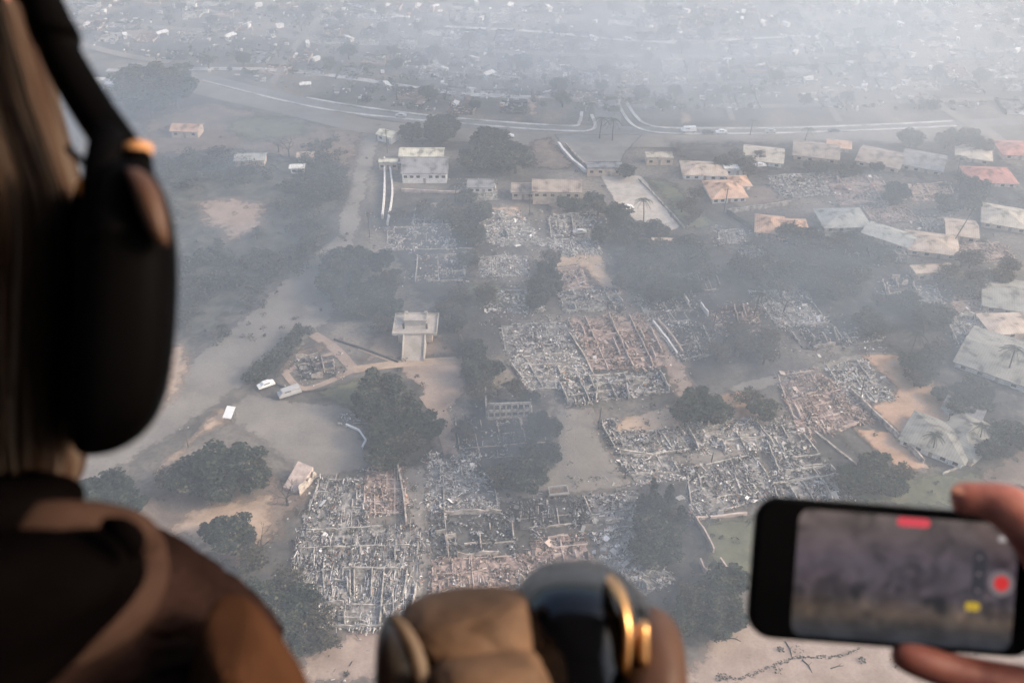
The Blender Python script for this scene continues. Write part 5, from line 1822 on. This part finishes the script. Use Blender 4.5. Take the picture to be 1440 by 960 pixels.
def crease(t, s, fr, fs_, amp, seed=0.0):
    """cloth folds: sharp-edged valleys running across the surface"""
    v = Vector((math.cos(t) * fr, math.sin(t) * fr, s * fs_ + seed))
    w = noise.noise(v * .6)
    r1 = 1 - abs(noise.noise(v + Vector((w, w, w * 2)))) * 2.2
    r2 = 1 - abs(noise.noise(v * 2.3 + Vector((3, w * 2, 1)))) * 2.2
    return amp * (w * .9 - max(0, r1) ** 4 * .7 - max(0, r2) ** 4 * .3)


def jf(t, s):
    return crease(t, s, 2.6, 7.0, .075) + .006 * math.sin(t * 17 + s * 22)


jk = loft("jacket", [(742, -420, 120, .425, .06), (752, -450, 175, .425, .075), (770, -490, 214, .425, .088), (795, -530, 258, .425, .10), (820, -560, 287, .425, .108), (850, -600, 318, .425, .114), (880, -640, 348, .425, .12),
                     (920, -680, 378, .425, .125), (960, -710, 400, .425, .13), (1050, -740, 430, .43, .135), (1250, -760, 450, .43, .14), (1600, -720, 470, .44, .14), (2150, -660, 420, .44, .14)],
          "jacket_cloth", pr, po, n=240, ex=2.1, k=10, fold=jf, turn=False)
# collar: a standing rolled ring round the neck, with its black lining inside
stube("collar", [P(-60, 752, .36), P(40, 742, .345), P(110, 738, .35), P(165, 742, .375), P(196, 760, .40), P(206, 800, .40), P(190, 838, .385), P(150, 880, .37), P(95, 915, .36), P(40, 940, .355)],
      [.008, .009, .009, .0085, .009, .009, .010, .011, .011, .010], "jacket_trim", pr, po)
loft("hood_lining", [(736, -300, 96, .345, .02), (744, -330, 138, .345, .035), (760, -350, 170, .345, .045), (790, -370, 190, .345, .05), (825, -390, 190, .345, .05), (860, -400, 165, .345, .05), (900, -410, 128, .345, .05), (950, -430, 84, .345, .05), (1010, -440, 20, .345, .045), (1080, -440, -60, .345, .03)],
     "black_cloth", pr, po, n=80, ex=2.0, turn=False, fold=lambda t, s: .02 * math.sin(t * 7 + s * 12))
stube("collar_fold", [P(150, 736, .335), P(172, 744, .33), P(188, 760, .33), P(190, 782, .33)], [.0025, .004, .004, .002], "black_cloth", pr, po)
loft("scarf", [(672, -300, 60, .36, .03), (684, -310, 88, .36, .04), (700, -310, 98, .36, .045), (720, -310, 96, .36, .045), (740, -310, 80, .36, .04), (755, -300, 50, .36, .03)], "black_cloth", pr, po, n=60, ex=2.4, turn=False)
simple_mat("sunlit_sleeve_cloth", (0.050, 0.022, 0.0115), 0.9, 0.0, nz=.3, scale=12, bump=0.15)  # the jacket's sunlit orange patch, put into a lighter cloth colour
loft("sleeve", [(862, 318, 338, .36, .02), (869, 296, 354, .355, .035), (884, 284, 371, .35, .045), (905, 278, 386, .35, .052), (940, 272, 410, .35, .055), (990, 268, 440, .35, .056), (1080, 262, 470, .35, .056), (1300, 260, 490, .35, .056), (1330, 300, 440, .35, .04)],
     "sunlit_sleeve_cloth", pr, po, n=120, ex=2.1, k=8, fold=jf)

# --- the headset they wear: a thing of its own
ho = P(160, 430, .37)
hs = empty("headset", ho)
tag(hs, "black aviation headset worn over long brown hair at the picture edge", "headset")
loft("ear_cup", [(236, 152, 190, .37, .012), (242, 138, 205, .37, .026), (255, 130, 217, .37, .033), (275, 124, 227, .37, .037), (300, 118, 235, .37, .040), (335, 112, 242, .37, .042), (380, 110, 245, .37, .043),
                 (430, 108, 244, .37, .043), (480, 106, 241, .37, .042), (520, 104, 236, .37, .041), (560, 104, 227, .37, .039), (590, 106, 213, .37, .036), (612, 104, 194, .37, .030), (628, 110, 168, .37, .022), (637, 118, 142, .37, .010)],
     "black_plastic", hs, ho, n=48, ex=3.2)
loft("ear_cushion", [(262, 112, 140, .415, .02), (280, 104, 142, .415, .028), (340, 100, 136, .415, .03), (430, 100, 128, .415, .03), (520, 100, 124, .415, .03), (590, 102, 122, .415, .026), (618, 106, 122, .415, .018)],
     "black_foam", hs, ho, n=32, ex=2.6)
loft("headband", [(-110, -60, 18, .385, .017), (-50, -8, 52, .38, .018), (0, 30, 84, .375, .018), (30, 38, 98, .375, .018), (56, 48, 112, .375, .018), (64, 54, 107, .375, .015), (100, 68, 127, .375, .015), (150, 96, 158, .375, .015), (200, 128, 194, .372, .015), (235, 142, 210, .372, .014), (262, 152, 216, .37, .010)],
     "black_plastic", hs, ho, n=28, ex=3.4, k=2)
stube("headband_arch", [P(0, -80, .38), P(-60, -180, .385), P(-150, -250, .39), P(-250, -250, .39), P(-380, -180, .39), P(-470, 0, .40), P(-500, 200, .40)], [.012, .012, .012, .012, .012, .012, .012], "black_plastic", hs, ho)
stube("slider", [P(177, 213, .357), P(194, 211, .355), P(212, 214, .357)], [.0030, .0036, .0030], "sunlit_tan", hs, ho)
loft("slider_block", [(214, 176, 211, .357, .006), (225, 176, 214, .357, .006), (252, 184, 217, .357, .006)], "black_plastic", hs, ho, n=20, ex=4)
stube("yoke", [P(150, 190, .355), P(146, 225, .348), P(142, 262, .343), P(150, 300, .338), P(160, 340, .332)], [.006, .0065, .0065, .007, .008], "black_plastic", hs, ho)
stube("yoke_pin", [P(118, 262, .352), P(126, 268, .350)], [.0035, .0035], "brass", hs, ho)
stube("yoke_pin", [P(137, 283, .345), P(145, 290, .343)], [.0035, .0030], "brass", hs, ho)
stube("cable", [P(96, 208, .352), P(110, 222, .35), P(124, 234, .35), P(138, 238, .352)], [.0014, .0014, .0014, .0014], "black_plastic", hs, ho)
loft("cup_top_highlight", [(238, 176, 196, .336, .003), (250, 180, 212, .334, .005), (270, 188, 224, .331, .006), (300, 198, 233, .329, .006), (330, 212, 237, .329, .005), (345, 224, 237, .330, .003)], "brown_leather_and_highlight", hs, ho, n=20, ex=2.2)  # sun highlight on the black cup, modelled as a brown patch

# --- second headset hung over a seat back at the bottom
so = P(740, 960, .44)
s2 = empty("headset", so)
tag(s2, "headset with creased tan leather pads and glossy black ear cup, bottom centre", "headset")


def lf(t, s):
    return crease(t, s, 1.2, 3.0, .075, 5.0)


loft("headband_pad", [(833, 660, 712, .43, .008), (838, 618, 738, .43, .018), (848, 580, 748, .43, .026), (862, 562, 754, .43, .031), (885, 562, 761, .43, .035), (915, 575, 768, .43, .037), (950, 590, 775, .43, .038), (1010, 600, 780, .43, .038), (1080, 610, 780, .43, .03), (1100, 640, 760, .43, .015)],
     "tan_leather", s2, so, n=110, ex=2.5, k=9, fold=lf)
loft("lower_pad", [(908, 668, 712, .405, .008), (914, 640, 736, .403, .014), (926, 616, 758, .40, .020), (950, 600, 774, .40, .026), (1000, 592, 784, .40, .028), (1060, 600, 780, .40, .022), (1080, 640, 750, .40, .01)],
     "tan_leather", s2, so, n=90, ex=2.4, k=9, fold=lf)
loft("end_pad", [(866, 550, 560, .425, .006), (876, 538, 572, .425, .016), (900, 530, 588, .425, .022), (930, 528, 600, .425, .025), (980, 528, 612, .425, .026), (1060, 540, 612, .425, .02)], "dark_leather", s2, so, n=40)
stube("seam", [P(552, 866, .402), P(568, 886, .398), P(583, 915, .394), P(592, 950, .392), P(598, 990, .392)], [.0014, .0028, .0032, .0032, .003], "seam_leather", s2, so)
loft("ear_cup", [(797, 792, 822, .45, .010), (801, 768, 846, .45, .022), (810, 746, 870, .45, .032), (826, 729, 894, .45, .039), (850, 716, 913, .45, .044), (885, 710, 927, .45, .046), (930, 712, 932, .45, .046), (990, 716, 930, .45, .045), (1060, 740, 900, .45, .035), (1080, 780, 860, .45, .02)],
     "gloss_black", s2, so, n=64, ex=2.3)
loft("ear_cup_glint", [(812, 852, 862, .431, .008), (822, 858, 874, .420, .008), (845, 868, 884, .411, .007), (875, 875, 890, .407, .007), (905, 876, 891, .406, .007), (930, 875, 888, .406, .007), (944, 877, 884, .406, .005)],
     "copper_pin_and_glint", s2, so, n=24, ex=2.2)  # gold reflection on the glossy dome, modelled as a metal strip
loft("yoke_pin", [(874, 901, 909, .405, .003), (879, 898, 912, .404, .004), (900, 897, 913, .404, .005), (930, 898, 912, .404, .005)], "copper_pin_and_glint", s2, so, n=24, ex=3)
loft("yoke", [(862, 905, 925, .435, .012), (874, 896, 942, .432, .020), (892, 890, 955, .43, .026), (920, 880, 963, .425, .03), (960, 870, 967, .42, .032), (1030, 860, 968, .42, .03), (1070, 880, 950, .42, .02)], "brown_leather_and_highlight", s2, so, n=40, ex=2.8)

# seat under it
sr = empty("seat", P(740, 1300, .5))
tag(sr, "dark padded helicopter seat carrying the tan leather headset", "seat")
loft("seat_back", [(1070, 560, 920, .44, .02), (1085, 500, 980, .45, .05), (1150, 440, 1040, .46, .06), (1500, 400, 1080, .46, .06), (2100, 400, 1080, .48, .06)], "cabin_lining", sr, P(740, 1300, .5), n=40, ex=4)

# --- phone
ang = rad(4.4)
ex_ = (AX * math.cos(ang) - AU * math.sin(ang)).normalized()
ey_ = (AU * math.cos(ang) + AX * math.sin(ang)).normalized()
ez_ = -AF
pc = P(1257, 810, .507)
M = Matrix((ex_, ey_, ez_)).transposed().to_4x4()
M.translation = pc
ph = bpy.data.objects.new("smartphone", None)
C.objects.link(ph)
ph.matrix_world = M
tag(ph, "black smartphone held sideways, recording the burned town on its screen", "smartphone")
S = .507 / FPX    # metres per picture pixel at the phone


def rrect(w, h, r, n=8):
    pts = []
    for cx, cy_, a0 in ((w / 2 - r, h / 2 - r, 0), (-w / 2 + r, h / 2 - r, 90), (-w / 2 + r, -h / 2 + r, 180), (w / 2 - r, -h / 2 + r, 270)):
        for i in range(n + 1):
            a = rad(a0 + 90 * i / n)
            pts.append((cx + r * math.cos(a), cy_ + r * math.sin(a)))
    return pts


def plate(name, cx, cy_, w, h, r, z0, z1, mat, parent=ph, bev=0.0):
    pts = [(x + cx, y + cy_) for x, y in rrect(w, h, r)]
    ob = MB().prism(pts, z0, z1).build(name, mat, parent)
    if bev:
        md = ob.modifiers.new("b", 'BEVEL')
        md.width = bev
        md.segments = 3
    return ob


def px2(x, y):
    dx, dy = (x - 1257) * S, -(y - 810) * S
    v = AX * dx + AU * dy
    return v.dot(ex_), v.dot(ey_)


plate("body", 0, 0, .1475, .0725, .0125, -.0040, .0040, "phone_body", bev=.0022)


def emis(name, col, st=1.0):
    m, nt, b = new_mat(name, .3, .3)
    b.inputs["Base Color"].default_value = (0.01, 0.01, 0.01, 1)
    b.inputs["Emission Color"].default_value = (*col, 1)
    b.inputs["Emission Strength"].default_value = st
    return m


ES = 0.34
m_, nt_, b_ = new_mat("display_picture", .25, .3)
b_.inputs["Base Color"].default_value = (0.01, 0.01, 0.01, 1)
tc = nt_.nodes.new("ShaderNodeTexCoord")
mp = nt_.nodes.new("ShaderNodeMapping")
mp.inputs["Scale"].default_value = (48, 62, 1)
nt_.links.new(tc.outputs["Object"], mp.inputs["Vector"])
n_ = nt_.nodes.new("ShaderNodeTexNoise")
n_.inputs["Scale"].default_value = 1.0
n_.inputs["Detail"].default_value = 4.0
n_.inputs["Distortion"].default_value = 0.8
nt_.links.new(mp.outputs[0], n_.inputs["Vector"])
# darker buildings low in the filmed picture, brighter smoke above
sp = nt_.nodes.new("ShaderNodeSeparateXYZ")
nt_.links.new(tc.outputs["Object"], sp.inputs[0])
mr = nt_.nodes.new("ShaderNodeMapRange")
mr.inputs[1].default_value = -.033
mr.inputs[2].default_value = .033
nt_.links.new(sp.outputs[1], mr.inputs[0])
r1 = ramp(nt_, [(0.0, (0.028, 0.034, 0.046)), (0.12, (0.048, 0.042, 0.042)), (0.22, (0.12, 0.088, 0.066)), (0.36, (0.058, 0.048, 0.058)), (0.6, (0.095, 0.076, 0.098)), (0.85, (0.135, 0.10, 0.10)), (1.0, (0.17, 0.13, 0.12))])
nt_.links.new(mr.outputs[0], r1.inputs[0])
r2 = ramp(nt_, [(0.36, g3(0.5)), (0.5, g3(0.95)), (0.64, g3(1.2))])
nt_.links.new(n_.outputs["Fac"], r2.inputs[0])
mx = nt_.nodes.new("ShaderNodeMix")
mx.data_type = 'RGBA'
mx.blend_type = 'MULTIPLY'
mx.inputs[0].default_value = 1.0
nt_.links.new(r1.outputs[0], mx.inputs[6])
nt_.links.new(r2.outputs[0], mx.inputs[7])
vr = nt_.nodes.new("ShaderNodeTexVoronoi")
vr.inputs["Scale"].default_value = 190
nt_.links.new(tc.outputs["Object"], vr.inputs["Vector"])
r3 = ramp(nt_, [(0.1, g3(0.3)), (0.45, (.95, .85, .8)), (0.7, g3(1.1)), (0.95, (2.0, 1.8, 1.6))])
nt_.links.new(vr.outputs["Color"], r3.inputs[0])
# blocks show only low in the picture
r4 = ramp(nt_, [(0.05, g3(0.15)), (0.3, g3(1.0)), (0.5, g3(0.6)), (0.8, g3(0.05))])
nt_.links.new(mr.outputs[0], r4.inputs[0])
mx2 = nt_.nodes.new("ShaderNodeMix")
mx2.data_type = 'RGBA'
mx2.blend_type = 'MULTIPLY'
nt_.links.new(r4.outputs[0], mx2.inputs[0])
nt_.links.new(mx.outputs[2], mx2.inputs[6])
nt_.links.new(r3.outputs[0], mx2.inputs[7])
nt_.links.new(mx2.outputs[2], b_.inputs["Emission Color"])
b_.inputs["Emission Strength"].default_value = ES
emis("screen_red", (0.85, 0.07, 0.10), ES)
emis("screen_record", (0.75, 0.03, 0.03), ES)
emis("screen_grey", (0.22, 0.18, 0.19), ES)
emis("screen_yellow", (0.62, 0.42, 0.03), ES)
emis("screen_dim", (0.035, 0.032, 0.042), ES)
emis("screen_white", (0.55, 0.5, 0.5), ES)
cx, cy_ = px2(1268, 812)
dp = plate("display", cx, cy_, 308 * S, 176 * S, .006, .0040, .0043, "display_picture")
x, y = px2(1280, 732)
plate("recording_time", x, y, 46 * S, 12 * S, 5.5 * S, .0043, .0045, "screen_red", dp)
x, y = px2(1402, 817)
plate("record_ring", x, y, 36 * S, 36 * S, 18 * S, .0043, .0045, "screen_grey", dp)
plate("record_button", x, y, 21 * S, 21 * S, 10.4 * S, .0045, .0047, "screen_record", dp)
x, y = px2(1371, 803)
plate("zoom_bar", x, y, 19 * S, 64 * S, 9 * S, .0043, .0045, "screen_dim", dp)
for k, yy in enumerate((781, 804, 827)):
    x, y = px2(1372 - k * 1.5, yy)
    plate("zoom_mark", x, y, 5 * S, 5 * S, 2.4 * S, .0045, .0047, "screen_grey", dp)
x, y = px2(1362, 849)
plate("mode_label", x, y, 20 * S, 12 * S, 4 * S, .0043, .0045, "screen_yellow", dp)
x, y = px2(1404, 755)
plate("thumbnail", x, y, 11 * S, 8 * S, 3 * S, .0043, .0045, "screen_white", dp)


# --- the person holding it: forearm and hand, one skin
def skin_body(name, nodes, edges, mat, parent, origin, root=0):
    me = bpy.data.meshes.new(name)
    me.from_pydata([tuple(Vector(p) - Vector(origin)) for p, r in nodes], edges, [])
    ob = bpy.data.objects.new(name, me)
    C.objects.link(ob)
    ob.parent = parent
    md = ob.modifiers.new("skin", 'SKIN')
    md.use_smooth_shade = True
    me.skin_vertices.new() if len(me.skin_vertices) == 0 else None
    for i, (p, r) in enumerate(nodes):
        me.skin_vertices[0].data[i].radius = (r, r)
        me.skin_vertices[0].data[i].use_root = (i == root)
    subsurf(ob, 2)
    me.materials.append(MATS[mat])
    return ob


o2 = P(1900, 1300, .75)
p2 = empty("person", o2)
tag(p2, "hand and forearm of a passenger gripping the black smartphone", "person")
nodes = [
    (P(1585, 905, .545), .027),   # 0 palm
    (P(1680, 1000, .60), .022),   # 1 wrist
    (P(1900, 1230, .72), .030),   # 2
    (P(2200, 1500, .90), .042),   # 3 elbow
    # thumb over the top edge
    (P(1535, 850, .495), .0220),  # 4
    (P(1482, 778, .482), .0160),  # 5
    (P(1432, 722, .484), .0132),  # 6
    (P(1394, 704, .487), .0104),  # 7
    (P(1336, 700, .492), .0068),  # 8
    # little finger under the lower edge
    (P(1540, 985, .535), .0130),  # 9
    (P(1440, 968, .515), .0125),  # 10
    (P(1345, 946, .505), .0100),  # 11
    (P(1285, 926, .503), .0093),  # 12
    (P(1252, 917, .503), .0062),  # 13
    # three fingers behind the phone
    (P(1555, 900, .565), .0125), (P(1470, 880, .556), .0105), (P(1380, 872, .545), .009), (P(1325, 868, .536), .0075),   # 14-17
    (P(1560, 850, .565), .0125), (P(1470, 825, .556), .0105), (P(1370, 815, .545), .009), (P(1310, 812, .536), .0075),   # 18-21
    (P(1555, 800, .560), .0120), (P(1475, 772, .554), .0100), (P(1395, 762, .545), .0085), (P(1345, 760, .536), .007),   # 22-25
]
edges = [(0, 1), (1, 2), (2, 3), (0, 4), (4, 5), (5, 6), (6, 7), (7, 8), (0, 9), (9, 10), (10, 11), (11, 12), (12, 13),
         (0, 14), (14, 15), (15, 16), (16, 17), (0, 18), (18, 19), (19, 20), (20, 21), (0, 22), (22, 23), (23, 24), (24, 25)]
nodes += [(P(1412, 711, .485), .0122), (P(1372, 701, .489), .0088), (P(1352, 700, .491), .0092)]
edges = [e for e in edges if e not in ((6, 7), (7, 8))] + [(6, 26), (26, 7), (7, 27), (27, 28), (28, 8)]
skin_body("body", nodes, edges, "skin", p2, o2)
# thumbnail plate
nl = MB()
c = P(1354, 694, .4846)
ring = []
for i in range(16):
    a = 2 * math.pi * i / 16
    ring.append(c + AX * (math.cos(a) * .0052) + AU * (math.sin(a) * .0036 - math.cos(a) * .0008) + AF * (.0022 * abs(math.sin(a)) + .0012 * max(0, -math.cos(a))))
nl.v = [tuple(c - AF * .0012)] + [tuple(p) for p in ring]
nl.f = [(0, i + 1, (i + 1) % 16 + 1) for i in range(16)]
nl.build("nail", "nail", p2, o2, smooth=True)
stube("sleeve", [P(1790, 1110, .66), P(1900, 1230, .72), P(2200, 1500, .90), P(2350, 1600, 1.0)], [.040, .044, .055, .06], "jacket_cloth", p2, o2)
